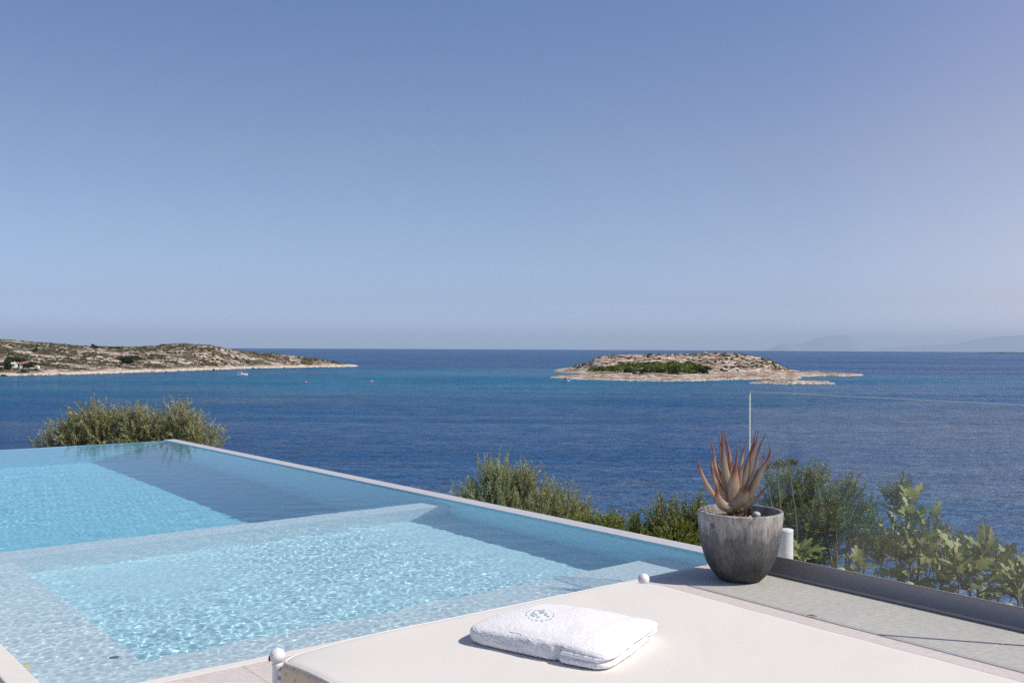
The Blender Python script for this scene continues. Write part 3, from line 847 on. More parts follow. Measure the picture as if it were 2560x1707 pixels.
def gpanel(v0, v1):
    p = [uv(GU - .006 + skew(v0), v0), uv(GU + .006 + skew(v0), v0), uv(GU + .006 + skew(v1), v1), uv(GU - .006 + skew(v1), v1)]
    v, f = poly_prism(p, 0.03, 1.12)
    # leave out the narrow end and top faces, they carry the polished edge strips
    f2 = [ff for ff in f if ff not in (f[0], f[1], f[2], f[4])]
    me = mesh('glass_panel', v, f2)
    g_ = link('glass_panel', me, m_glass, rail)
    bm = bmesh.new()
    def strip(a0_, a1_, z0_, z1_):
        q = [uv(GU - .007 + skew(a0_), a0_), uv(GU + .007 + skew(a0_), a0_), uv(GU + .007 + skew(a1_), a1_), uv(GU - .007 + skew(a1_), a1_)]
        vv, ff = poly_prism(q, z0_, z1_)
        bv = [bm.verts.new(x) for x in vv]
        for f_ in ff: bm.faces.new([bv[i] for i in f_])
    strip(v0, v1, 1.1180, 1.1212)
    strip(v0 - .001, v0 + .002, 0.11, 1.1175)
    strip(v1 - .002, v1 + .001, 0.11, 1.1175)
    me = bpy.data.meshes.new('polished_edge'); bm.to_mesh(me); bm.free()
    e = link('polished_edge', me, m_edge, g_)
gpanel(1.78, 3.95)
gpanel(-0.45, 1.765)
gpanel(-2.7, -0.465)
pr = [(0.000, 0.004), (-0.047, 0.004), (-0.046, 0.020)] + [(-0.046 + 0.040 * math.sin(a) ** 1.4, 0.020 + 0.086 * (1 - math.cos(a) ** 1.0) ** 0.9) for a in np.linspace(0.1, math.pi / 2, 12)] + [(-0.006, 0.108), (-0.0065, 0.060), (0.0065, 0.060), (0.0065, 0.108), (0.02, 0.108), (0.022, 0.004)]
V = []
for vq in (-2.7, 3.97):
    for du, z in pr: V.append(uv(GU + skew(vq) + du, vq, z))
n = len(pr)
Fc = [(k, (k + 1) % n, n + (k + 1) % n, n + k) for k in range(n)] + [tuple(range(n - 1, -1, -1)), tuple(range(n, 2 * n))]
link('base_channel', mesh('base_channel', V, Fc), m_chan, rail)

# white lamp behind the glass
p = at_y(1963, 1395, 6.62)
lamp = empty('cylinder_lamp', (p.x, p.y, -0.34)); tag(lamp, 'white cylindrical lamp standing behind the pot outside the glass', 'lamp')
zt = at_y(1963, 1322, 6.62).z
v, f = lathe([(0.001, 0), (.052, 0), (.052, zt - .145 + .34), (.0515, zt - .143 + .34), (.0515, zt - .02 + .34)], 40, (p.x, p.y, -.34))
link('lamp_body', mesh('lamp_body', v, f), m_plast, lamp, smooth=True)
v, f = lathe([(.0522, zt - .0195 + .34), (.0522, zt - .004 + .34), (.049, zt + .34), (.001, zt + .002 + .34)], 40, (p.x, p.y, -.34))
link('lamp_cap', mesh('lamp_cap', v, f), m_plast, lamp, smooth=True)

# ================================================================== POT AND ALOE
PX, PY = 1.385, 6.03
m_pot, nt, b, N, L = nmat('weathered_concrete')
n1 = noise(nt, 9, 6, 0.7, stretch=(1, 1, 0.22)); n2 = noise(nt, 60, 5, 0.7, stretch=(1, 1, 0.35)); n3 = noise(nt, 3.2, 4, 0.6); n4 = noise(nt, 220, 3, 0.6)
gz = N.new('ShaderNodeNewGeometry'); sz = N.new('ShaderNodeSeparateXYZ'); L.new(gz.outputs['Position'], sz.inputs[0])
hh = N.new('ShaderNodeMapRange'); hh.inputs[1].default_value = 0.36; hh.inputs[2].default_value = 0.03; L.new(sz.outputs['Z'], hh.inputs[0])
ad = N.new('ShaderNodeMath'); ad.operation = 'MULTIPLY_ADD'; L.new(n1.outputs[0], ad.inputs[0]); ad.inputs[1].default_value = 1.5; L.new(hh.outputs[0], ad.inputs[2])
pot_tone = ramp(nt, ad.outputs[0], [(0.60, (0.56, 0.51, 0.45)), (0.92, (0.38, 0.355, 0.33)), (1.0, (0.17, 0.165, 0.16))])
pot_tone.color_ramp.elements[0].position = 0.55; pot_tone.color_ramp.elements[1].position = 0.80; pot_tone.color_ramp.elements[2].position = 1.0
# colour continues darker towards the bottom
dk = N.new('ShaderNodeMapRange'); dk.inputs[1].default_value = 1.1; dk.inputs[2].default_value = 1.7; L.new(ad.outputs[0], dk.inputs[0])
c = mix(nt, dk.outputs[0], pot_tone.outputs[0], (0.060, 0.060, 0.062))
r = ramp(nt, n2.outputs[0], [(0.36, (0.62,) * 3), (0.55, (1.0,) * 3), (0.72, (1.22,) * 3)])
c = mix(nt, 1.0, c, r.outputs[0], 'MULTIPLY')
L.new(c, b.inputs['Base Color']); b.inputs['Roughness'].default_value = 0.85
nb = bump(nt, n2.outputs[0], 0.25, 0.002); L.new(bump(nt, n4.outputs[0], 0.3, 0.001, nb), b.inputs['Normal'])
pot = empty('plant_pot', (PX, PY, 0)); tag(pot, 'weathered grey concrete pot, streaked and darker towards the bottom, with a small black plaque', 'plant pot')
prof = [(0.001, 0.012), (0.098, 0.012), (0.104, 0.0), (0.128, 0.006), (0.150, 0.028), (0.176, 0.062), (0.201, 0.108), (0.220, 0.160), (0.236, 0.225), (0.247, 0.300), (0.253, 0.370), (0.256, 0.408), (0.2545, 0.415), (0.236, 0.416), (0.2335, 0.412), (0.230, 0.375), (0.222, 0.30), (0.20, 0.295)]
v, f = lathe(prof, 96, (PX, PY, 0))
# a chip / spout notch in the rim on the left
for q in v:
    dx, dy, dz = q[0] - PX, q[1] - PY, q[2]
    a = math.degrees(math.atan2(dy, dx))
    if dz > 0.38 and (150 < a < 163): q[2] -= 0.022
v = v + np.random.default_rng(1).normal(0, .0006, v.shape)
link('pot_body', mesh('pot_body', v, f), m_pot, pot, smooth=True)
m_soil = simple('soil', (0.07, 0.055, 0.04), 0.95, 0.5, 40, 0.8, 60, 0.01)
v, f = lathe([(0.001, 0.368), (.1, .366), (.18, .362), (0.2300, 0.358)], 64, (PX, PY, 0))
v[:, 2] += np.random.default_rng(2).normal(0, .003, len(v))
link('soil', mesh('soil', v, f), m_soil, pot, smooth=True)
# plaque with light lettering
m_blk = simple('black_plaque', (0.025, 0.027, 0.03), 0.5); m_ltr = simple('pale_lettering', (0.42, 0.42, 0.42), 0.5)
def on_pot(a, z, off):
    rr = np.interp(z, [q[1] for q in prof[2:12]], [q[0] for q in prof[2:12]]) + off
    return Vector((PX + rr * math.cos(a), PY + rr * math.sin(a), z))
a0 = math.atan2(-math.sqrt(max(0.0, 1 - .80 ** 2)), -.80)
def plq(nm, da0, da1, z0, z1, off, m, par, nseg=6):
    V = [on_pot(a0 + da0 + (da1 - da0) * k / nseg, z, off) for z in (z0, z1) for k in range(nseg + 1)]
    return link(nm, mesh(nm, V, grid_faces(2, nseg + 1)), m, par)
pl = plq('plaque', -0.035, 0.075, 0.332, 0.358, 0.0025, m_blk, pot)
V, Fc = [], []
for (x0, x1, y0, y1) in [(.08, .14, .3, .8), (.16, .22, .3, .8), (.10, .20, .25, .35), (.30, .35, .3, .8), (.42, .47, .3, .8), (.42, .60, .72, .8), (.42, .60, .5, .57), (.66, .88, .72, .8), (.74, .80, .3, .8), (.12, .8, .12, .17)]:
    k = len(V)
    for (xx, yy) in ((x0, y0), (x1, y0), (x1, y1), (x0, y1)):
        V.append(on_pot(a0 - 0.035 + 0.11 * xx, 0.332 + 0.026 * yy, 0.0034))
    Fc.append((k, k + 1, k + 2, k + 3))
link('lettering', mesh('lettering', V, Fc), m_ltr, pl)
# pebbles
m_peb = simple('white_pebble', (0.72, 0.70, 0.66), 0.6, 0.1, 30)
for k, (px_, py_, rx, lb) in enumerate([(1891, 1287, .026, 'largest white pebble on the soil right of the aloe stem'), (1874, 1291, .015, 'small white pebble against the right side of the aloe stem'), (1777, 1286, .022, 'white pebble on the soil at the left inside the pot'), (1762, 1283, .017, 'white pebble half hidden by the rim at the far left of the pot'), (1790, 1290, .012, 'tiny white pebble left of the aloe stem')]):
    p = at_z(px_, py_ + 2, 0.372)
    d = Vector((p.x - PX, p.y - PY))
    if d.length > .20: d *= .20 / d.length
    me = mesh('pebble', IC2V * np.array([rx, rx * .85, rx * .8]), IC2F)
    o = link('pebble', me, m_peb, smooth=True); o.location = (PX + d.x, PY + d.y, 0.360 + rx * .72)
    tag(o, lb, 'pebble', 'white pebbles in the plant pot')
# weed sprig at left
m_weed = simple('weed_leaf', (0.28, 0.42, 0.06), 0.5)
# ALOE: pixel path of every leaf in the enlarged crop (3.646 px per photo px), width, depth offset (m, minus = nearer)
m_aloe, nt, b, N, L = nmat('aloe_skin')
uvn = N.new('ShaderNodeUVMap'); su = N.new('ShaderNodeSeparateXYZ'); L.new(uvn.outputs[0], su.inputs[0])
n1 = noise(nt, 26, 5, 0.6, stretch=(1, 1, 0.4)); n2 = noise(nt, 140, 3, 0.6); n3 = noise(nt, 7, 3, 0.5)
gi = N.new('ShaderNodeObjectInfo')
base = mix(nt, n3.outputs[0], (0.36, 0.250, 0.170), (0.30, 0.275, 0.190))
base = mix(nt, gi.outputs['Random'], base, (0.45, 0.300, 0.205))
tp = N.new('ShaderNodeMath'); tp.operation = 'MULTIPLY_ADD'; L.new(n1.outputs[0], tp.inputs[0]); tp.inputs[1].default_value = .5; L.new(su.outputs[1], tp.inputs[2])
tr_ = ramp(nt, tp.outputs[0], [(0.72, (0,) * 3), (1.12, (1,) * 3)])
tr_.color_ramp.elements[1].position = 1.0
edg = N.new('ShaderNodeMath'); edg.operation = 'PINGPONG'; L.new(su.outputs[0], edg.inputs[0]); edg.inputs[1].default_value = 0.5
edr = ramp(nt, edg.outputs[0], [(0.02, (0.75,) * 3), (0.16, (0,) * 3)])
base = mix(nt, edr.outputs[0], base, (0.28, 0.13, 0.075))
c = mix(nt, tr_.outputs[0], base, (0.22, 0.065, 0.03))
r = ramp(nt, n1.outputs[0], [(0.3, (0.80,) * 3), (0.7, (1.15,) * 3)])
c = mix(nt, 1.0, c, r.outputs[0], 'MULTIPLY')
L.new(c, b.inputs['Base Color']); b.inputs['Roughness'].default_value = 0.55
L.new(bump(nt, n2.outputs[0], 0.2, 0.001), b.inputs['Normal'])
b.inputs['Subsurface Weight'].default_value = 0.0
m_dry = simple('dry_husk', (0.20, 0.12, 0.07), 0.9, 0.5, 60, 0.6, 90, 0.004)
m_tooth = simple('aloe_tooth', (0.34, 0.16, 0.09), 0.6)
aloe = empty('aloe_plant', (PX, PY, 0.36)); tag(aloe, 'reddish-brown aloe with long upright pointed leaves growing in the grey pot', 'aloe')
leaves = [
 ([(158, 312), (165, 380), (185, 455), (235, 570), (300, 680), (345, 745)], 52, -.02, -.02),
 ([(248, 152), (285, 215), (312, 330), (322, 430), (350, 560), (430, 720)], 46, .06, .02),
 ([(353, 108), (368, 190), (372, 290), (385, 420), (430, 700)], 32, .08, .03),
 ([(388, 92), (388, 220), (398, 340), (412, 470), (440, 600), (470, 720)], 96, .02, .0),
 ([(392, 90), (420, 180), (448, 300), (462, 420), (475, 560), (490, 700)], 62, .06, .03),
 ([(515, 215), (520, 300), (512, 380), (505, 480), (500, 620)], 40, .05, .03),
 ([(605, 180), (585, 260), (565, 350), (550, 470), (540, 620)], 50, .03, .02),
 ([(692, 95), (672, 210), (640, 330), (606, 460), (575, 600), (540, 700)], 84, .05, .02),
 ([(706, 90), (700, 180), (670, 300), (640, 450), (590, 620)], 40, .09, .04),
 ([(783, 120), (732, 230), (705, 340), (690, 450), (640, 570), (580, 680)], 54, .02, .01),
 ([(808, 210), (822, 290), (790, 380), (740, 460), (700, 560), (640, 680), (580, 760)], 76, .0, -.01),
 ([(758, 282), (764, 340), (752, 400), (735, 470), (660, 600)], 26, .07, .04),
 ([(832, 575), (775, 620), (715, 695), (650, 755), (590, 795), (530, 812)], 56, -.09, -.04),
 ([(508, 385), (502, 440), (495, 520), (488, 620), (485, 745)], 122, -.08, -.05),
 ([(620, 592), (602, 630), (590, 670), (555, 730), (490, 785)], 112, -.12, -.07),
 ([(326, 575), (336, 640), (345, 700), (385, 770), (475, 812)], 92, -.12, -.07),
 ([(268, 365), (290, 440), (305, 520), (340, 610), (390, 700), (430, 770)], 74, -.05, -.04),
 ([(342, 260), (310, 330), (292, 400), (296, 470), (330, 560)], 24, -.03, -.02),
 ([(476, 315), (474, 400), (462, 480), (455, 580)], 34, .02, .02),
 ([(692, 745), (680, 790), (655, 830), (620, 850), (560, 850)], 26, -.06, -.02),
 ([(356, 475), (372, 520), (390, 580), (420, 650)], 30, .0, .0),
 ([(720, 450), (690, 520), (650, 590), (600, 690)], 50, .06, .02),
 ([(330, 350), (350, 420), (372, 520), (400, 620)], 44, .07, .03),
]
def catmull(P_, n):
    P_ = [P_[0]] + P_ + [P_[-1]]
    out = []
    for k in range(1, len(P_) - 2):
        a, b_, c_, d = P_[k - 1], P_[k], P_[k + 1], P_[k + 2]
        for j in range(n):
            t = j / n
            out.append(.5 * ((2 * b_) + (c_ - a) * t + (2 * a - 5 * b_ + 4 * c_ - d) * t * t + (3 * b_ - a - 3 * c_ + d) * t ** 3))
    out.append(P_[-2])
    return out
for k, (path, wd, dep, dbase) in enumerate(leaves):
    pts = []
    n = len(path)
    for j, (x, y) in enumerate(path):
        f_ = j / (n - 1)
        Yd = PY + dep * (1 - f_) + (dbase) * f_
        pts.append(at_y(1700 + x / 3.646, 1050 + y / 3.646, Yd))
    cl = catmull(pts, 6)[::-1]        # base -> tip
    n = len(cl); wmax = wd / 3.646 / F * PY / 2
    V, UVs = [], []
    ns = 10
    camd = Vector((0, -1, 0.12))
    outw = Vector((cl[n // 2].x - PX, dep * 2 - .03, 0))
    T1, T2 = [], []
    for j, p in enumerate(cl):
        t = j / (n - 1)
        tg = (cl[min(j + 1, n - 1)] - cl[max(j - 1, 0)]).normalized()
        sd = tg.cross(camd).normalized(); nm = sd.cross(tg).normalized()
        wv = wmax * (0.82 + 0.5 * t if t < .28 else 0.96 * max(0.0, 1 - (t - .28) / .74) ** 1.12)
        wv = max(wv, 0.0016)
        th = wv * 0.55
        for s in range(ns):
            a = 2 * math.pi * s / ns
            cc, ss = math.cos(a), math.sin(a)
            # crescent section: convex outside (towards the viewer), hollow inside
            yv = ss * th * (1.0 if ss > 0 else 0.15) + (-0.25 * th * (1 - cc * cc) if ss < 0 else 0)
            V.append(p + sd * (cc * wv) + nm * yv)
            UVs.append((s / ns, t))
        T1.append(p + sd * wv); T2.append(p - sd * wv)
    me = mesh('leaf', np.array(V), grid_faces(n, ns, True))
    ul = me.uv_layers.new(name='UVMap')
    for lp in me.loops: ul.data[lp.index].uv = UVs[lp.vertex_index]
    lf = link('leaf', me, m_aloe, aloe, smooth=True)
    # spines on both margins
    VV, FF = [], []
    for T_, sg in ((T1, 1), (T2, -1)):
        L_ = 0; last = 0
        for j in range(2, n - 3):
            L_ += (T_[j] - T_[j - 1]).length
            if L_ - last > 0.009 and wd > 30:
                last = L_
                tg = (T_[j + 1] - T_[j]).normalized(); ax = (T_[j] - cl[j]).normalized()
                p = T_[j] - ax * .0006; q = len(VV)
                VV += [p - tg * .0016, p + tg * .0016, p + Vector((0, -.0012, 0)), p + ax * .0038 + tg * .001]
                FF += [(q, q + 1, q + 3), (q + 1, q + 2, q + 3), (q + 2, q, q + 3)]
    if len(FF) > 33: link('spines', mesh('spines', VV, FF), m_tooth, lf)
# dry leaf bases round the stem
rg = random.Random(4)
VV, FF, off = [], [], 0
v, f = lathe([(0.055, 0.0), (0.060, .02), (0.050, .05), (0.056, .075), (0.03, .10)], 20, (PX - 0.012, PY - .01, 0.355))
VV = [tuple(q) for q in v]; FF = [tuple(q) for q in f]
for k in range(46):
    a = rg.uniform(0, 6.28); z = 0.365 + rg.uniform(0, .06); r0 = .05
    p = Vector((PX - .012 + r0 * math.cos(a), PY - .01 + r0 * math.sin(a), z))
    d = Vector((math.cos(a + rg.uniform(-1.2, 1.2)), math.sin(a + rg.uniform(-1.2, 1.2)), rg.uniform(-.5, .5))).normalized()
    up = Vector((0, 0, 1)); l = rg.uniform(.03, .07)
    q = len(VV)
    VV += [p - up * .008, p + up * .008, p + d * l * .6 + up * .006 - Vector((0, 0, .006)), p + d * l - Vector((0, 0, l * .25)), p + d * l * .6 - up * .012]
    FF += [(q, q + 1, q + 2, q + 3, q + 4)]
link('stem', mesh('stem', VV, FF), m_dry, aloe)

# ================================================================== DAYBED
m_cush, nt, b, N, L = nmat('cream_canvas')
n1 = noise(nt, 1.8, 4, 0.5); n2 = noise(nt, 700, 2, 0.5); n3 = noise(nt, 5, 3, 0.5)
L.new(mix(nt, n1.outputs[0], (0.720, 0.700, 0.655), (0.760, 0.738, 0.695)), b.inputs['Base Color'])
b.inputs['Roughness'].default_value = 0.8; b.inputs['Specular IOR Level'].default_value = 0.25
nb = bump(nt, n3.outputs[0], 0.25, 0.01); L.new(bump(nt, n2.outputs[0], 0.25, 0.0006, nb), b.inputs['Normal'])
m_pat, nt, b, N, L = nmat('floral_border')
vo = N.new('ShaderNodeTexVoronoi'); vo.inputs['Scale'].default_value = 46; vo.inputs['Randomness'].default_value = 0.9
tc = N.new('ShaderNodeTexCoord'); L.new(tc.outputs['Object'], vo.inputs['Vector'])
dots = ramp(nt, vo.outputs['Distance'], [(0.22, (0.6,) * 3), (0.36, (0,) * 3)])
hue = ramp(nt, vo.outputs['Color'], [(0.2, (0.16, 0.30, 0.22)), (0.5, (0.50, 0.38, 0.27)), (0.8, (0.50, 0.22, 0.12))])
n1 = noise(nt, 30, 3); 
c = mix(nt, n1.outputs[0], (0.74, 0.56, 0.38), (0.86, 0.70, 0.50))
L.new(mix(nt, dots.outputs[0], c, hue.outputs[0]), b.inputs['Base Color']); b.inputs['Roughness'].default_value = 0.8
BU0, BU1, BV0, BV1, BZ = 1.350, 2.937, 0.72, 2.789, 0.45
bed = empty('daybed', uv((BU0 + BU1) / 2, 1.7, 0)); tag(bed, 'wide iron-framed daybed with a flat cream mattress beside the pool', 'daybed')
nb_, ns_ = 90, 110
def su_(t, n=5.0): return t
V, Fc = [], []
Hm = 0.115
# mattress as a rounded slab: superellipse plan, softly domed top
def slab(nu, nv, rim, z0, z1, r):
    """verts of a rounded slab top shell from rim height z0 up"""
    us_ = np.linspace(0, 1, nu); vs_ = np.linspace(0, 1, nv)
    A, B = np.meshgrid(us_, vs_)
    return A, B
ang = []
prof_m = [(-.020, 0.0), (-.004, .006), (0.0, .022), (.0015, .060), (-.001, .096), (-.007, .108), (-.018, .1145), (-.034, .1165)]
def outline(inset, n=220, rc=0.07):
    """rounded rectangle in u,v"""
    u0, u1, v0, v1 = BU0 + inset, BU1 - inset, BV0 + inset, BV1 - inset
    pts = []
    rc = max(rc - inset * .5, .01)
    segs = [((u1 - rc, v1 - rc), 0), ((u0 + rc, v1 - rc), 90), ((u0 + rc, v0 + rc), 180), ((u1 - rc, v0 + rc), 270)]
    edges = []
    for k, ((cu, cv), a0_) in enumerate(segs):
        for j in range(9):
            a = rad(a0_ + 90 * j / 8); edges.append((cu + rc * math.cos(a), cv + rc * math.sin(a)))
        nx = segs[(k + 1) % 4]; a = rad(nx[1]); tgt = (nx[0][0] + rc * math.cos(a), nx[0][1] + rc * math.sin(a)); cur = edges[-1]
        for j in range(1, 40): edges.append((cur[0] + (tgt[0] - cur[0]) * j / 40, cur[1] + (tgt[1] - cur[1]) * j / 40))
    return edges
def sag(u, v):
    dc = min(math.hypot(u - a_, v - b_) / (.07 if a_ == BU1 else .16) for a_ in (BU0, BU1) for b_ in (BV0, BV1))
    return 0.019 * (1 - math.exp(-dc ** 1.6)) + 0.004 * float(fbm(np.array(u * 2.3), np.array(v * 2.3), 41, 3)) + 0.0015 * float(fbm(np.array(u * 9), np.array(v * 9), 42, 2))
rings = []
for (o_, z) in prof_m: rings.append([(u, v, BZ - Hm + z) for u, v in outline(-o_)])
nr = len(rings[0])
ctr = ((BU0 + BU1) / 2, (BV0 + BV1) / 2)
for t in (.985, .96, .92, .86, .78, .68, .56, .42, .27, .12, .003):
    base_r = rings[len(prof_m) - 1]
    rings.append([(ctr[0] + (u - ctr[0]) * t, ctr[1] + (v - ctr[1]) * t, BZ + .0015 + .004 * (1 - t)) for u, v, z in base_r])
V = []
for k, rg_ in enumerate(rings):
    for (u, v, z) in rg_:
        wv = sag(u, v) * (1.0 if k >= 4 else (0, .1, .3, .7)[k])
        sk2 = 0.034 * (v - 2.77) * (u - BU0) / (BU1 - BU0)
        ee = 0.002 * math.sin(v * 23 + u * 17) if 2 <= k < 6 else 0
        V.append(uv(u + sk2 + ee, v + ee, z + wv))
allF = grid_faces(len(rings), nr, True)
np_side = (len(prof_m) - 3) * nr
me = mesh('mattress', np.array(V), allF)
mo = link('mattress', me, m_cush, bed, smooth=True)
me.materials.append(m_pat)
mi = np.zeros(len(allF), dtype=np.int32); mi[:np_side] = 1
me.polygons.foreach_set('material_index', mi)
# piping
pip = [uv(u + 0.034 * (v - 2.77) * (u - BU0) / (BU1 - BU0), v, BZ - .0035 + sag(u, v)) for u, v in outline(.010)]
tv_, tf_ = tube([(pip + [pip[0]], [.0032] * (len(pip) + 1))], 6)
link('piping', mesh('piping', tv_, tf_), m_cush, mo, smooth=True)
# zip pull at the corner
# iron frame
m_iron, nt, b, N, L = nmat('white_painted_iron')
n1 = noise(nt, 70, 4, 0.7); n2 = noise(nt, 18, 4, 0.6)
c1_ = ramp(nt, n1.outputs[0], [(0.245, (0.16, 0.06, 0.025)), (0.265, (0.80, 0.80, 0.80))])
L.new(c1_.outputs[0], b.inputs['Base Color']); b.inputs['Roughness'].default_value = 0.4
L.new(bump(nt, n2.outputs[0], 0.25, 0.003), b.inputs['Normal'])
m_rust = simple('rust', (0.20, 0.08, 0.03), 0.9, 0.4, 80)
def post(pb, z):
    P_ = []
    for r_, zz in [(.010, 0), (.016, .004), (.0145, .03), (.0145, z - .030), (.0165, z - .026), (.013, z - .020)]: P_.append((r_, zz))
    v, f = lathe(P_, 24, (pb.x, pb.y, 0))
    pm = link('post', mesh('post', v, f), m_iron, bed, smooth=True)
    ball = mesh('finial', lathe([(max(.0236 * math.sin(a), .0005), z - .0236 * math.cos(a)) for a in np.linspace(.0, math.pi, 18)], 32, (pb.x, pb.y, 0))[0], grid_faces(18, 32, True))
    fo = link('finial', ball, m_iron, pm, smooth=True)
    return fo
P1 = at_z(693, 1638, .452); P2 = at_z(1609, 1447, .452)
fb = post(P1, .452); post(P2, .452)
post(uv(1.372, .62), .452); post(uv(2.93, .62), .452)
# rust bite on the near ball
pr_ = Vector((P1.x - .0215, P1.y - .0105, .447))
me = mesh('rust_patch', IC2V * np.array([.0035, .004, .009]) * (1 + np.random.default_rng(5).uniform(-.25, .25, (len(IC2V), 1))), IC2F)
o = link('rust_patch', me, m_rust, fb, smooth=True); o.matrix_world = Matrix.Translation(pr_)
for dx, dy, dz in ((-.009, -.0205, .008), (-.004, -.0205, .0155 - .004), (-.012, -.0170, -.013), (.002, -.0160, .0165), (-.016, -.0165, .002)):
    me = mesh('rust_spot', IC2V * .0011, IC2F)
    d = Vector((dx, dy, dz)).normalized() * .0234
    o = link('rust_spot', me, m_rust, fb, smooth=True); o.matrix_world = Matrix.Translation(Vector((P1.x, P1.y, .452)) + d)
def bar(a, b_, w_, h_, z, nm='rail'):
    d = (b_ - a); d.z = 0; d.normalize(); s_ = Vector((-d.y, d.x, 0)) * w_ / 2
    v, f = poly_prism([a - s_, b_ - s_, b_ + s_, a + s_], z - h_ / 2, z + h_ / 2)
    return link(nm, mesh(nm, v, f), m_iron, bed)
Q1, Q2, Q3, Q4 = P1.copy(), P2.copy(), uv(2.93, .62), uv(1.372, .62)
for a_, b_ in ((Q1, Q2), (Q2, Q3), (Q3, Q4), (Q4, Q1)):
    a_ = a_.copy(); b_ = b_.copy(); d = (b_ - a_); d.z = 0; d.normalize()
    bar(a_ + d * .016, b_ - d * .016, .012, .05, .36 if True else .3)
    bar(a_ + d * .0165, b_ - d * .0165, .010, .012, .405, 'rail')
# bed slab below the mattress
uvbox('bed_base', BU0 + .03, BU1 - .05, BV0, BV1 - .03, .318, .3345, m_iron, bed)

# ================================================================== TOWEL
m_tow, nt, b, N, L = nmat('white_terry')
n1 = noise(nt, 260, 4, 0.7); n2 = noise(nt, 30, 3, 0.6); n3 = noise(nt, 90, 3, 0.6)
b.inputs['Base Color'].default_value = (0.86, 0.86, 0.87, 1)
b.inputs['Roughness'].default_value = 0.95; b.inputs['Specular IOR Level'].default_value = 0.1
b.inputs['Sheen Weight'].default_value = 0.25
nb = bump(nt, n3.outputs[0], 0.3, 0.003); L.new(bump(nt, n1.outputs[0], 0.6, 0.0015, nb), b.inputs['Normal'])
TZ = BZ + .0185
C = [at_z(1158, 1607, TZ + .004), at_z(1524, 1684, TZ + .004), at_z(1660, 1594, TZ + .004)]
C.append(at_z(1322, 1538, TZ + .004))
N_ = 230
bm = bmesh.new(); bmesh.ops.create_cube(bm, size=2); 
bmesh.ops.subdivide_edges(bm, edges=bm.edges[:], cuts=110, use_grid_fill=True)
S = np.array([v.co[:] for v in bm.verts]); TFc = np.array([[v.index for v in f.verts] for f in bm.faces]); bm.free()
x, y, z = S.T
# project the cube on a soft superellipsoid
m_ = 9.0
pr_xy = (np.abs(x) ** m_ + np.abs(y) ** m_) ** (1 / m_)
k_ = np.where(z > 0, 3.4, 6.0)
nrm_ = (pr_xy ** k_ + np.abs(z) ** k_) ** (1 / k_)
x, y, z = x / nrm_, y / nrm_, z / nrm_
a_, b_ = (x + 1) / 2, (y + 1) / 2
Cn = np.array([[c.x, c.y] for c in C])
gx = ((1 - a_) * (1 - b_))[:, None] * Cn[0] + (a_ * (1 - b_))[:, None] * Cn[1] + (a_ * b_)[:, None] * Cn[2] + ((1 - a_) * b_)[:, None] * Cn[3]
Ht = 0.069 + 0.013 * np.sin(a_ * 2.6 + .4) * np.sin(b_ * 3.0)
Ht = Ht * (1 - .10 * smooth(.55, .95, a_) * (1 - b_)) * (1 - .08 * smooth(.3, 0, a_))
zz = (z + 1) / 2
# layered right end: groove between the folded layers; pinch on the front edge
outer = smooth(.93, 1.0, np.abs(x)) * (x > 0)
gro = np.exp(-((zz - (.50 + .10 * (b_ - .5))) / .07) ** 2)
dirx = Cn[1] - Cn[0]; dirx = dirx / np.linalg.norm(dirx)
diry = Cn[3] - Cn[0]; diry = diry / np.linalg.norm(diry)
g1 = gro * smooth(.86, .99, np.abs(x)) * (x > 0) * .026
g2 = gro * smooth(.90, .99, np.abs(y)) * (y < 0) * .004 * (a_ > .7)
pinch = np.exp(-((a_ - .66) / .022) ** 2) * smooth(.80, .98, -y) * .012 * (zz < .75)
bulge = smooth(.66, .70, a_) * smooth(.85, .99, -y) * .008 * (zz < .6)
low_in = (zz < .45) * (x > 0) * smooth(.8, 1, np.abs(x)) * (.006 + .010 * smooth(.4, 1.0, b_))
gx = gx - dirx * (g1 + low_in)[:, None] + diry * (g2 + pinch - bulge)[:, None]
wob = .004 * fbm(a_ * 5 + 3, b_ * 4, 51, 3) + .004 * fbm(a_ * 2, b_ * 2 + 9, 52, 2)
gx = gx + (dirx * 1.0)[None, :] * (.006 * fbm(b_ * 3, zz * 2, 55, 3) * (np.abs(x) > .9))[:, None] + (diry)[None, :] * (.007 * fbm(a_ * 6, zz * 1.5, 56, 3) * (np.abs(y) > .9))[:, None]
zc_ = TZ + .001 + zz * (Ht + wob * 1.3) 
# soft crease lines on the top near the right end
zc_ = zc_ - .0030 * np.exp(-((b_ - (.15 + .9 * (a_ - .72))) / .03) ** 2) * smooth(.70, .78, a_) * (zz > .6)
rgt = np.random.default_rng(9)
fine = fbm(gx[:, 0] * 330, gx[:, 1] * 330 + zz * 24, 57, 2) * .0009 + rgt.normal(0, .0005, len(x))
P3 = np.stack([gx[:, 0], gx[:, 1], zc_], -1)
me = mesh('towel', P3, TFc)
nn = np.zeros(len(P3) * 3); me.vertices.foreach_get('normal', nn) if hasattr(me.vertices[0], 'normal') else None
P3 = P3 + nn.reshape(-1, 3) * fine[:, None]
P3[:, 2] = np.maximum(P3[:, 2], TZ - .001)
me.vertices.foreach_set('co', P3.astype(np.float32).ravel()); me.update()
tow = tag(link('towel', me, m_tow, smooth=True), 'thick folded white terry towel with a teal oval crest lying on the daybed', 'towel')
bvT = BVHTree.FromPolygons([Vector(p) for p in P3], [tuple(q) for q in TFc])
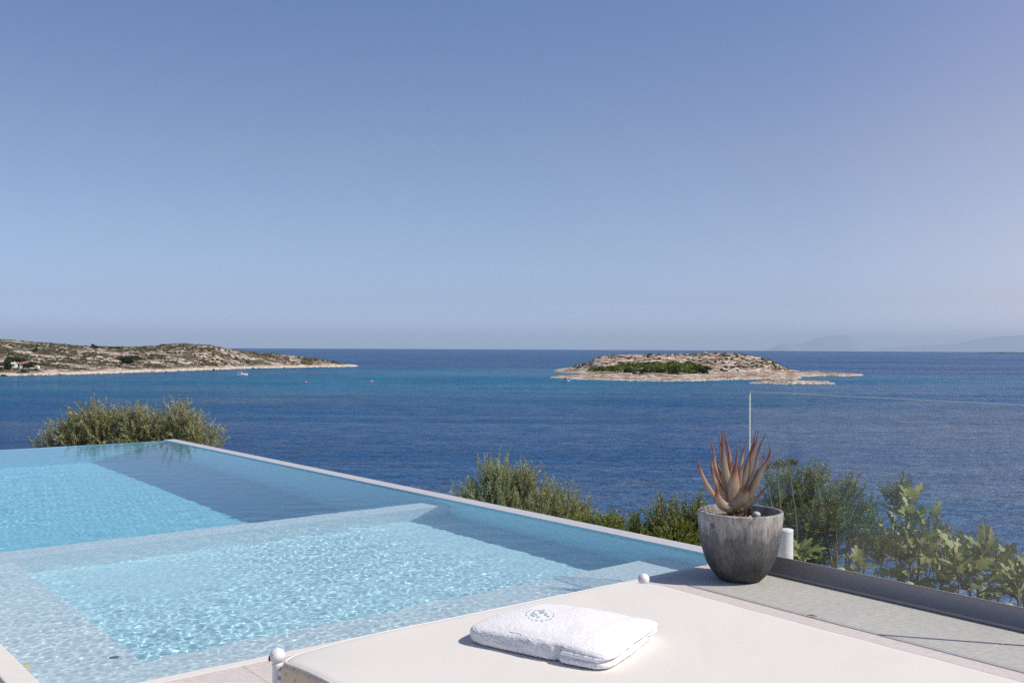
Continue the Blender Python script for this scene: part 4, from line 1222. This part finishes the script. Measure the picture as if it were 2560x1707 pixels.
# embroidered oval crest
m_teal = simple('teal_thread', (0.17, 0.45, 0.52), 0.7)
ec = at_z(1350, 1539, TZ + .078)
ex = (at_z(1388, 1541, TZ + .078) - ec) * .92; ey = (at_z(1350, 1524.5, TZ + .078) - ec) * .92
V, Fc = [], []
def stitch(poly):
    k = len(V)
    ok = []
    for (s_, t_) in poly:
        p = ec + ex * s_ + ey * t_
        hit = bvT.ray_cast(Vector((p.x, p.y, 2)), Vector((0, 0, -1)))
        if hit[0] is None: return
        ok.append(Vector((p.x, p.y, hit[0].z + .0016)))
    V.extend(ok); Fc.append(tuple(range(k, k + len(ok))))
def dash(a0_, a1_, r_=1.0, wd=.035, n=4):
    P_ = [((r_ + wd * math.sin(math.pi * j / n)) * math.cos(a0_ + (a1_ - a0_) * j / n), (r_ + wd * math.sin(math.pi * j / n)) * math.sin(a0_ + (a1_ - a0_) * j / n)) for j in range(n + 1)]
    P_ += [((r_ - wd * math.sin(math.pi * j / n)) * math.cos(a0_ + (a1_ - a0_) * j / n), (r_ - wd * math.sin(math.pi * j / n)) * math.sin(a0_ + (a1_ - a0_) * j / n)) for j in range(n - 1, 0, -1)]
    stitch(P_)
a = 0.05
rr_ = random.Random(8)
while a < 6.2:
    l = rr_.uniform(.18, .42)
    if not (1.25 < a < 2.0): dash(a, min(a + l, 6.28))
    a += l + rr_.uniform(.06, .14)
def leafst(cx, cy, an_, ln, wd):
    P_ = []
    for j in range(8):
        q = 2 * math.pi * j / 8
        lx, ly = math.cos(q) * ln, math.sin(q) * wd
        P_.append((cx + lx * math.cos(an_) - ly * math.sin(an_), cy + lx * math.sin(an_) + ly * math.cos(an_)))
    stitch(P_)
for (cx, cy, an_, ln, wd) in [(-.60, .15, .6, .10, .06), (-.50, -.10, 1.0, .13, .08), (-.42, .35, 1.4, .11, .06), (-.30, .05, .4, .10, .05), (-.62, -.22, .2, .10, .05), (-.45, -.35, -.3, .12, .06), (-.25, -.2, .8, .09, .05), (-.12, -.42, 0, .12, .05),
                              (.0, .55, -.6, .12, .07), (.10, .30, -.3, .11, .08), (.25, .50, -.8, .12, .07), (.28, .20, .2, .10, .06), (.45, .25, -.6, .10, .06), (.40, -.05, .5, .11, .06), (.58, -.25, -.8, .14, .05), (-.1, .85, .4, .10, .06), (.15, .8, -.3, .12, .05), (-.28, .75, .9, .10, .05)]:
    leafst(cx, cy, an_, ln, wd)
me = mesh('crest', V, Fc); 
link('crest', me, m_teal, tow)

# ================================================================== SHRUBS BESIDE THE TERRACE
def leaves_mesh(P_, D_, L_, W_, rg, roll=None, fold=0.25, N6=False):
    """rhombic leaves folded on the midrib: positions, directions, lengths, widths"""
    n = len(P_)
    D_ = D_ / np.linalg.norm(D_, axis=1, keepdims=True)
    R_ = rg.normal(0, 1, (n, 3)); S_ = np.cross(D_, R_); S_ /= np.linalg.norm(S_, axis=1, keepdims=True)
    Nn = np.cross(S_, D_)
    L_ = L_[:, None]; W_ = W_[:, None]
    base = P_; tip = P_ + D_ * L_ - Nn * L_ * .08
    m1 = P_ + D_ * L_ * .35; m2 = P_ + D_ * L_ * .70
    l1, r1 = m1 + S_ * W_ * .5 + Nn * W_ * fold, m1 - S_ * W_ * .5 + Nn * W_ * fold
    l2, r2 = m2 + S_ * W_ * .40 + Nn * W_ * fold * .8, m2 - S_ * W_ * .40 + Nn * W_ * fold * .8
    V = np.stack([base, l1, l2, tip, r2, r1], 1).reshape(-1, 3)
    i = np.arange(n)[:, None] * 6
    Fc = np.concatenate([i + np.array([[0, 3, 2, 1]]), i + np.array([[0, 5, 4, 3]])], 0)
    return V, Fc

def shoots(rg, n, spread, origin, ell, len_, up=0.9, gravity=0.0, seg=7):
    """polylines of young shoots: start inside an ellipsoid, grow outward and up"""
    out = []
    for k in range(n):
        d = rg.normal(0, 1, 3); d /= np.linalg.norm(d)
        r_ = rg.uniform(.0, 1.0) ** .45
        s = np.array(origin) + d * r_ * np.array(ell)
        g = d * spread + np.array([0, 0, up]) + rg.normal(0, .22, 3)
        g /= np.linalg.norm(g)
        l = len_ * rg.uniform(.5, 1.3)
        pts = [s]
        for j in range(seg):
            g = g + rg.normal(0, .07, 3) + np.array([0, 0, -gravity]); g /= np.linalg.norm(g)
            pts.append(pts[-1] + g * l / seg)
        out.append(np.array(pts))
    return out

def bush(name, lobes, root, leaf, label, cat, mat, stemm, seed, group=None, parts=('crown', 'stems')):
    """lobes: (origin, ellipsoid radii, number of shoots, shoot length, up, spread); leaf: (len, width, spacing, angle)"""
    rg = np.random.default_rng(seed)
    o = empty(name, root); tag(o, label, cat, group)
    LP, LD, LL, LW, paths = [], [], [], [], []
    rootv = Vector(root)
    for (org, ell, ns, sl, up, spread) in lobes:
        sh = shoots(rg, ns, spread, org, ell, sl, up)
        # main limbs from the root to the lobe
        for k in range(5):
            e = Vector(sh[rg.integers(len(sh))][0])
            mid = rootv.lerp(e, .55) + Vector(rg.normal(0, .06, 3)) * (e - rootv).length
            paths.append(([rootv, rootv.lerp(mid, .5), mid, mid.lerp(e, .6), e], [.022, .018, .012, .008, .004]))
        hub = Vector(org) - Vector((0, 0, ell[2] * .8))
        for p in sh:
            st = Vector(p[0])
            if rg.uniform() < .35:
                c_ = hub.lerp(st, .5) + Vector(rg.normal(0, .03, 3))
                paths.append(([hub, c_, st], [.007, .005, .003]))
            paths.append(([Vector(q) for q in p[::2]], list(np.linspace(.0022, .0010, len(p[::2])))))
            seglen = np.linalg.norm(p[1] - p[0]); tot = seglen * (len(p) - 1)
            n = int(tot / leaf[2])
            a0_ = rg.uniform(0, 6.28)
            for j in range(n):
                t = (j + .5) / n * (len(p) - 1); i = int(t); q = p[i] + (p[min(i + 1, len(p) - 1)] - p[i]) * (t - i)
                ax = p[min(i + 1, len(p) - 1)] - p[max(i - 1, 0)]; ax = ax / (np.linalg.norm(ax) + 1e-9)
                b1_ = np.cross(ax, [0.3, .5, .8]); b1_ /= np.linalg.norm(b1_); b2_ = np.cross(ax, b1_)
                for sgn in (0, math.pi):
                    an_ = a0_ + j * 1.57 + sgn + rg.normal(0, .3)
                    rd = b1_ * math.cos(an_) + b2_ * math.sin(an_)
                    sz_ = (1.0 - .45 * (j / max(n, 1)) ** 3) * rg.uniform(.7, 1.15)
                    aa = leaf[3] * rg.uniform(.7, 1.3)
                    LP.append(q); LD.append(ax * math.cos(aa) + rd * math.sin(aa)); LL.append(leaf[0] * sz_); LW.append(leaf[1] * sz_)
    V, Fc = leaves_mesh(np.array(LP), np.array(LD), np.array(LL), np.array(LW), rg)
    link(parts[0], mesh(parts[0], V, Fc), mat, o)
    V, Fc = tube(paths, 4)
    link(parts[1], mesh(parts[1], V, Fc), stemm, o)
    return o, len(LP)
m_olive = leafmat('olive_leaf', (0.130, 0.155, 0.045), (0.270, 0.285, 0.095), (0.540, 0.530, 0.260), under=(0.58, 0.57, 0.36), rough=0.42, trans=0.38)
m_mast = leafmat('mastic_leaf', (0.090, 0.140, 0.020), (0.200, 0.260, 0.036), (0.460, 0.400, 0.060), rough=0.38, trans=0.22)
m_mast2 = leafmat('myrtle_leaf', (0.060, 0.115, 0.020), (0.150, 0.220, 0.038), (0.360, 0.380, 0.085), rough=0.38, trans=0.22)
m_stem = simple('twig', (0.28, 0.20, 0.14), 0.8, 0.4, 30)
m_rstem = simple('red_twig', (0.26, 0.12, 0.07), 0.8, 0.4, 30)
def lobe(px, py, Yd, rx, rz, n, sl, up=.9, spread=.8, ry=None):
    p = at_y(px, py, Yd); s = Yd / F
    return ((p.x, p.y, p.z), (rx * s, (ry if ry else rx) * s, rz * s), n, sl, up, spread)
def ground(px, Yd):
    r = ray(px, 1300); x = r.x / r.y * Yd
    h = bvH.ray_cast(Vector((x, Yd, 50)), Vector((0, 0, -1)))
    return (x, Yd, (h[0].z if h[0] else -3) - .03)
YO = 17.2
bush('olive_tree', [lobe(200, 1100, YO, 50, 45, 180, .36), lobe(262, 1098, YO + .1, 46, 52, 190, .36), lobe(150, 1125, YO, 45, 45, 110, .30), lobe(235, 1062, YO, 42, 26, 90, .32)], ground(220, YO), (.062, .014, .021, .75),
     'grey-green olive crown, the left of the two behind the far pool edge', 'olive tree', m_olive, m_stem, 21, 'olive trees behind the far pool edge', ('crown', 'trunk'))
bush('olive_tree', [lobe(345, 1096, YO, 34, 48, 190, .34), lobe(385, 1095, YO, 30, 46, 110, .32), lobe(452, 1095, YO + .2, 48, 52, 200, .36), lobe(405, 1105, YO + .2, 30, 40, 80, .30), lobe(500, 1110, YO, 38, 40, 110, .30), lobe(320, 1055, YO, 18, 25, 26, .28), lobe(450, 1045, YO, 35, 20, 40, .30)], ground(420, YO), (.062, .014, .021, .75),
     'grey-green olive crown, the right of the two at the pool corner', 'olive tree', m_olive, m_stem, 22, 'olive trees behind the far pool edge', ('crown', 'trunk'))
YC = 11.2
bush('olive_tree', [lobe(1250, 1268, YC, 75, 50, 180, .28, 1.3, .5), lobe(1335, 1288, YC, 75, 45, 190, .27, 1.2, .5), lobe(1420, 1300, YC, 45, 40, 150, .22, 1.1, .6), lobe(1240, 1225, YC, 34, 30, 60, .28, 1.6, .3), lobe(1235, 1220, YC, 36, 14, 14, .36, 2.2, .15), lobe(1315, 1225, YC, 30, 14, 12, .32, 2.2, .2), lobe(1400, 1265, YC, 40, 14, 14, .30, 2.0, .2), lobe(1160, 1265, YC, 25, 14, 10, .30, 1.8, .2), lobe(1170, 1270, YC, 30, 30, 50, .24, 1.2, .5), lobe(1310, 1222, YC, 28, 25, 36, .24, 1.4, .3), lobe(1300, 1330, YC, 110, 40, 160, .22, 1.0, .7)], ground(1310, YC), (.048, .0095, .017, .62),
     'loose olive bush with thin upright shoots behind the middle of the pool rim', 'olive tree', m_olive, m_stem, 23, None, ('crown', 'trunk'))
YM = 9.2
bush('mastic_bush', [lobe(1690, 1345, YM, 70, 34, 250, .16, .8, .9), lobe(1650, 1300, YM, 30, 20, 26, .19, 1.4, .5), lobe(1610, 1345, YM, 50, 18, 130, .13, .8, .8), lobe(1585, 1318, YM, 16, 14, 16, .15, 1.8, .3), lobe(1695, 1292, YM, 22, 16, 12, .20, 1.6, .3), lobe(1540, 1325, YM, 14, 10, 10, .13, 1.8, .3), lobe(1745, 1300, YM, 26, 36, 60, .17, 1, .8), lobe(1660, 1365, YM, 90, 30, 160, .15, .8, .9)], ground(1670, YM), (.024, .012, .013, .85),
     'low yellow-green mastic bush with reddish twigs left of the plant pot', 'bush', m_mast, m_rstem, 31)
bush('mastic_bush', [lobe(1535, 1316, YM + .5, 26, 14, 70, .13, 1.1, .6), lobe(1490, 1312, YM + .8, 30, 10, 60, .11, 1.0, .7), lobe(1450, 1310, YM + .8, 30, 8, 50, .10, .9, .8), lobe(1540, 1345, YM + .5, 50, 12, 90, .12, .8, .9)], ground(1490, YM + .8), (.024, .011, .013, .85),
     'low strip of mastic leaves showing over the rim between olive and mastic bush', 'bush', m_mast, m_rstem, 32)
YB = 8.4
bush('myrtle_bush', [lobe(2050, 1290, YB, 85, 65, 300, .20, .9, .9), lobe(1960, 1260, YB, 45, 60, 130, .20, 1.1, .7), lobe(2130, 1310, YB, 55, 55, 160, .18, .9, .8), lobe(2010, 1380, YB, 100, 30, 170, .14, .8, .8), lobe(2040, 1215, YB, 20, 24, 36, .17, 1.4, .4), lobe(2120, 1235, YB, 18, 22, 30, .16, 1.3, .4), lobe(2200, 1370, YB, 50, 40, 130, .15, .9, .8)], ground(2050, YB), (.027, .012, .0125, .85),
     'dense dark green bush seen through the glass right of the aloe', 'bush', m_mast2, m_stem, 33)
bush('myrtle_bush', [lobe(2245, 1250, YB + .6, 35, 35, 60, .16, 1.2, .5), lobe(2400, 1400, YB + .6, 120, 40, 200, .15, 1, .8), lobe(2330, 1350, YB + .6, 50, 40, 90, .15, 1, .8), lobe(2540, 1440, YB + .4, 60, 30, 90, .15, 1, .8)], ground(2330, YB + .6), (.027, .012, .0125, .85),
     'thin dark bush filling in behind the fig leaves', 'bush', m_mast2, m_stem, 34)
# tall flower stems with small umbels
m_umb = simple('umbel_green', (0.12, 0.16, 0.04), 0.7, 0.4, 50)
def umbel_plant(pxs, label, seed):
    rg = np.random.default_rng(seed)
    g = ground(pxs[0][0], 7.9)
    o = empty('umbel_plant', g); tag(o, label, 'wild plant')
    for (x0, y0, x1, y1) in pxs:
        a_, b_ = at_y(x0, y0, 7.9), at_y(x1, y1, 7.9)
        pts = [a_.lerp(b_, t) + Vector((.012 * math.sin(t * 5), 0, 0)) for t in np.linspace(0, 1, 7)]
        paths = [(pts, [.0045] * 4 + [.0035] * 3)]
        LP, LD = [], []
        for k in range(26):
            d = Vector(rg.normal(0, 1, 3)); d.z = abs(d.z) * .6 + .25; d.normalize()
            e = b_ + d * .045
            paths.append(([b_, e], [.0012, .001]))
            for j in range(9):
                LP.append(e + Vector(rg.normal(0, .008, 3))); LD.append(rg.normal(0, 1, 3))
        V, Fc = tube(paths, 5); st = link('stalk', mesh('stalk', V, Fc), m_stem, o)
        V, Fc = leaves_mesh(np.array([tuple(p) for p in LP]), np.array(LD), np.full(len(LP), .016), np.full(len(LP), .009), rg)
        link('flower_head', mesh('flower_head', V, Fc), m_umb, st)
umbel_plant([(1930, 1340, 1922, 1172), (1948, 1350, 1948, 1168), (1992, 1370, 1978, 1162)], 'three bare stalks with flat green heads rising behind the aloe', 5)

# ---- fig plants with big lobed leaves
m_fig = bpy.data.materials.new('fig_leaf'); m_fig.use_nodes = True
nt = m_fig.node_tree; N, L, b = nt.nodes, nt.links, nt.nodes['Principled BSDF']
g = N.new('ShaderNodeNewGeometry'); uvn = N.new('ShaderNodeUVMap'); sx = N.new('ShaderNodeSeparateXYZ'); L.new(uvn.outputs[0], sx.inputs[0])
r = ramp(nt, g.outputs['Random Per Island'], [(0, (0.110, 0.145, 0.040)), (.5, (0.190, 0.225, 0.068)), (1, (0.320, 0.330, 0.130))])
und = mix(nt, g.outputs['Backfacing'], r.outputs[0], (0.27, 0.31, 0.13))
# pale veins: midrib (x near 0) and side ribs
ab = N.new('ShaderNodeMath'); ab.operation = 'ABSOLUTE'; L.new(sx.outputs[0], ab.inputs[0])
mr = N.new('ShaderNodeMapRange'); mr.inputs[1].default_value = 0.028; mr.inputs[2].default_value = 0.012; L.new(ab.outputs[0], mr.inputs[0])
s1_ = N.new('ShaderNodeMath'); s1_.operation = 'MULTIPLY_ADD'; L.new(ab.outputs[0], s1_.inputs[0]); s1_.inputs[1].default_value = -0.75; L.new(sx.outputs[1], s1_.inputs[2])
s2_ = N.new('ShaderNodeMath'); s2_.operation = 'MULTIPLY'; L.new(s1_.outputs[0], s2_.inputs[0]); s2_.inputs[1].default_value = 7.5
s3_ = N.new('ShaderNodeMath'); s3_.operation = 'PINGPONG'; L.new(s2_.outputs[0], s3_.inputs[0]); s3_.inputs[1].default_value = 0.5
mr2 = N.new('ShaderNodeMapRange'); mr2.inputs[1].default_value = 0.075; mr2.inputs[2].default_value = 0.03; mr2.inputs[4].default_value = 0.7; L.new(s3_.outputs[0], mr2.inputs[0])
mxv = N.new('ShaderNodeMath'); mxv.operation = 'MAXIMUM'; L.new(mr.outputs[0], mxv.inputs[0]); L.new(mr2.outputs[0], mxv.inputs[1])
c = mix(nt, mxv.outputs[0], und, (0.33, 0.36, 0.15))
L.new(c, b.inputs['Base Color']); b.inputs['Roughness'].default_value = 0.5
tr = N.new('ShaderNodeBsdfTranslucent'); L.new(mix(nt, .4, c, (.35, .42, .05)), tr.inputs[0])
mx = N.new('ShaderNodeMixShader'); mx.inputs[0].default_value = .28; L.new(b.outputs[0], mx.inputs[1]); L.new(tr.outputs[0], mx.inputs[2]); L.new(mx.outputs[0], N['Material Output'].inputs[0])
half = [(0.0, 0.0), (0.10, -0.02), (0.24, 0.03), (0.34, 0.14), (0.36, 0.26), (0.28, 0.33), (0.17, 0.36), (0.20, 0.44), (0.32, 0.56), (0.34, 0.68), (0.26, 0.74), (0.15, 0.70), (0.10, 0.72), (0.13, 0.82), (0.12, 0.92), (0.0, 1.0)]
def fig_leaf(p, d, nrm, size, rg, V, Fc, UVs):
    d = d.normalized(); s_ = d.cross(nrm).normalized(); n_ = s_.cross(d)
    k0 = len(V)
    narrow = rg.uniform(.62, .92); curl = rg.uniform(.10, .35); fold = rg.uniform(.1, .35)
    pts = half + [(-x, y) for x, y in half[-2:0:-1]]
    mids = [(0, t) for t in (0.12, .3, .5, .7, .86)]
    for (x, y) in pts + mids:
        x *= narrow
        w_ = .018 * math.sin(y * 22 + x * 9)
        V.append(p + (s_ * x + d * y * (1 - .1 * curl) - n_ * (curl * y * y) + n_ * (abs(x) * fold + w_)) * size)
        UVs.append((x, y))
    n = len(pts); mid = [k0 + n + j for j in range(5)]
    my = [m[1] for m in mids]
    def near(y): return mid[min(range(5), key=lambda j: abs(my[j] - y))]
    for j in range(n):
        a, b_ = j, (j + 1) % n
        ma, mb = near(pts[a][1]), near(pts[b_][1])
        if ma == mb: Fc.append((k0 + a, k0 + b_, ma))
        else: Fc.append((k0 + a, k0 + b_, mb, ma))
def fig(stems, root_px, Yd, label, seed, group='fig shoots with lobed leaves outside the glass'):
    rg = random.Random(seed)
    root = ground(root_px, Yd)
    o = empty('fig_plant', root); tag(o, label, 'fig plant', group)
    V, Fc, UVs, paths = [], [], [], []
    for (x0, y0, x1, y1, nl, sz) in stems:
        a_, b_ = at_y(x0, y0, Yd), at_y(x1, y1, Yd + rg.uniform(-.1, .1))
        pts = [a_.lerp(b_, t) + Vector((.015 * math.sin(t * 6 + seed), .02 * math.sin(t * 4), 0)) for t in np.linspace(0, 1, 9)]
        paths.append(([Vector(root)] + pts, [.011] + list(np.linspace(.010, .005, 9))))
        nl = int(nl * 2.0)
        for k in range(nl):
            t = -.15 + 1.15 * (k + .5) / nl
            q = a_.lerp(b_, t) + Vector((.015 * math.sin(t * 6 + seed), .02 * math.sin(t * 4), 0))
            an_ = k * 2.4 + rg.uniform(-.4, .4)
            lift = .45 + 1.2 * t + rg.uniform(-.2, .3)
            d = Vector((math.cos(an_), math.sin(an_) * .8 - .15, lift)).normalized()
            pl_ = sz * rg.uniform(.25, .45)
            e = q + d * pl_
            paths.append(([q, q.lerp(e, .5) + Vector((0, 0, -.004)), e], [.0028, .0022, .002]))
            d2 = (d + Vector((rg.uniform(-.3, .3), rg.uniform(-.3, .3), rg.uniform(-.35, .15)))).normalized()
            nrm = Vector((rg.uniform(-.5, .5) + .2, -.55 + rg.uniform(-.4, .4), .8))
            fig_leaf(e, d2, nrm, sz * 1.18 * rg.uniform(.65, 1.25), rg, V, Fc, UVs)
    me = mesh('leaves', [tuple(v) for v in V], Fc)
    ul = me.uv_layers.new(name='UVMap')
    idx = np.zeros(len(me.loops), dtype=np.int32); me.loops.foreach_get('vertex_index', idx)
    ul.data.foreach_set('uv', np.array(UVs, dtype=np.float32)[idx].ravel())
    link('leaves', me, m_fig, o, smooth=True)
    tv_, tf_ = tube(paths, 6); link('stem', mesh('stem', tv_, tf_), m_stem, o, smooth=True)
YF = 6.95
fig([(2272, 1440, 2272, 1245, 15, .115), (2255, 1440, 2235, 1300, 7, .12), (2290, 1440, 2318, 1290, 7, .12)], 2270, YF, 'tallest fig shoot with an upright leafy top, middle of the glass panel', 1)
fig([(2440, 1480, 2455, 1365, 10, .125), (2420, 1480, 2375, 1370, 8, .11), (2470, 1480, 2500, 1400, 6, .11)], 2440, YF - .25, 'broad fig plant with large pale leaves near the right end of the panel', 2)
fig([(2545, 1500, 2545, 1430, 6, .10), (2560, 1500, 2590, 1420, 6, .11)], 2560, YF - .35, 'dark fig shoot cut by the right edge of the picture', 3)
fig([(2150, 1440, 2140, 1405, 6, .095)], 2150, YF - .1, 'small low fig shoot at the foot of the glass left of the tall one', 4)
fig([(2000, 1400, 2000, 1375, 5, .10)], 2003, YF + .15, 'little fig shoot with narrow leaves just right of the white lamp', 5)
fig([(2350, 1480, 2352, 1430, 7, .11)], 2350, YF - .15, 'low fig shoot between the tall one and the broad one', 6)
# ---- ground cover and rocks outside the glass
m_rock = simple('pale_rock', (0.45, 0.43, 0.37), 0.9, 0.35, 9, 0.6, 50, 0.01)
for k, (x, y, rx, lb) in enumerate([(2101, 1424, .030, 'pale rock outside the glass left of the small fig shoot'), (2272, 1460, .032, 'pale rock at the foot of the tallest fig shoot'), (2520, 1514, .034, 'pale rock at the foot of the glass by the right edge')]):
    p = at_y(x, y, 6.45 - .0004 * (x - 2100) * 2)
    rgk = np.random.default_rng(k)
    me = mesh('rock', IC2V * np.array([rx, rx * .7, rx * .55]) * (1 + rgk.uniform(-.18, .18, (len(IC2V), 1))), IC2F)
    o = link('rock', me, m_rock); o.location = (p.x, p.y, p.z); tag(o, lb, 'rock', 'pale rocks outside the glass')
rg = np.random.default_rng(77)
LP, LD = [], []
for k in range(9000):
    v_ = rg.uniform(.2, 4.2); du = rg.uniform(.06, .75)
    p = uv(GU + skew(v_) + du, v_)
    h = bvH.ray_cast(Vector((p.x, p.y, 5)), Vector((0, 0, -1)))
    zz_ = h[0].z if h[0] else -.3
    LP.append((p.x, p.y, zz_ + rg.uniform(0, .30) * (1 - du * .4))); LD.append(rg.normal(0, 1, 3) + np.array([0, 0, .8]))
V, Fc = leaves_mesh(np.array(LP), np.array(LD), rg.uniform(.02, .05, len(LP)), rg.uniform(.005, .014, len(LP)), rg)
tag(link('ground_cover', mesh('ground_cover', V, Fc), m_mast2), 'low green ground cover outside the foot of the glass', kind='stuff')

# ---- small fallen leaves
m_fall = simple('fallen_leaf', (0.45, 0.22, 0.10), 0.8, 0.4, 60)
m_yel = simple('yellow_leaf', (0.72, 0.60, 0.18), 0.6, 0.2, 60)
def curl_leaf(name, p, rz, ln, wd, mt_, label):
    V = []
    for j in range(9):
        t = j / 8; w_ = wd * math.sin(math.pi * min(max(t, .04), .96)) ** .7
        for s_ in (-1, -.4, .4, 1):
            V.append((ln * (t - .5), w_ * s_, .004 * math.sin(t * 3.1) + .004 * s_ * s_))
    o = link(name, mesh(name, V, grid_faces(9, 4)), mt_, smooth=True); o.location = p; o.rotation_euler = (0, 0, rz)
    md = o.modifiers.new('thickness', 'SOLIDIFY'); md.thickness = .0008
    return tag(o, label, 'fallen leaf')
curl_leaf('fallen_leaf', uv(1.135, 4.80, W + .004), TH + rad(88), .085, .009, m_yel, 'narrow yellow leaf floating against the left side of the pool')
curl_leaf('fallen_leaf', at_z(2030, 1540, .003), -.5, .05, .006, m_fall, 'curled orange-brown leaf on the joint of the grey paving')

# ================================================================== THE AIR
m_air = bpy.data.materials.new('sea_haze'); m_air.use_nodes = True
nt = m_air.node_tree; nt.nodes.clear()
go = nt.nodes.new('ShaderNodeOutputMaterial'); pv = nt.nodes.new('ShaderNodeVolumePrincipled')
pv.inputs['Color'].default_value = (0.66, 0.84, 1.0, 1); pv.inputs['Density'].default_value = 1.35e-5
nt.links.new(pv.outputs[0], go.inputs['Volume'])
v, f = poly_prism([(-75000, -75000), (75000, -75000), (75000, 130000), (-75000, 130000)], -1500, 1560)
hz_ = tag(link('haze', mesh('haze', v, f), m_air), 'thin pale sea haze filling the air out to the horizon', kind='stuff')
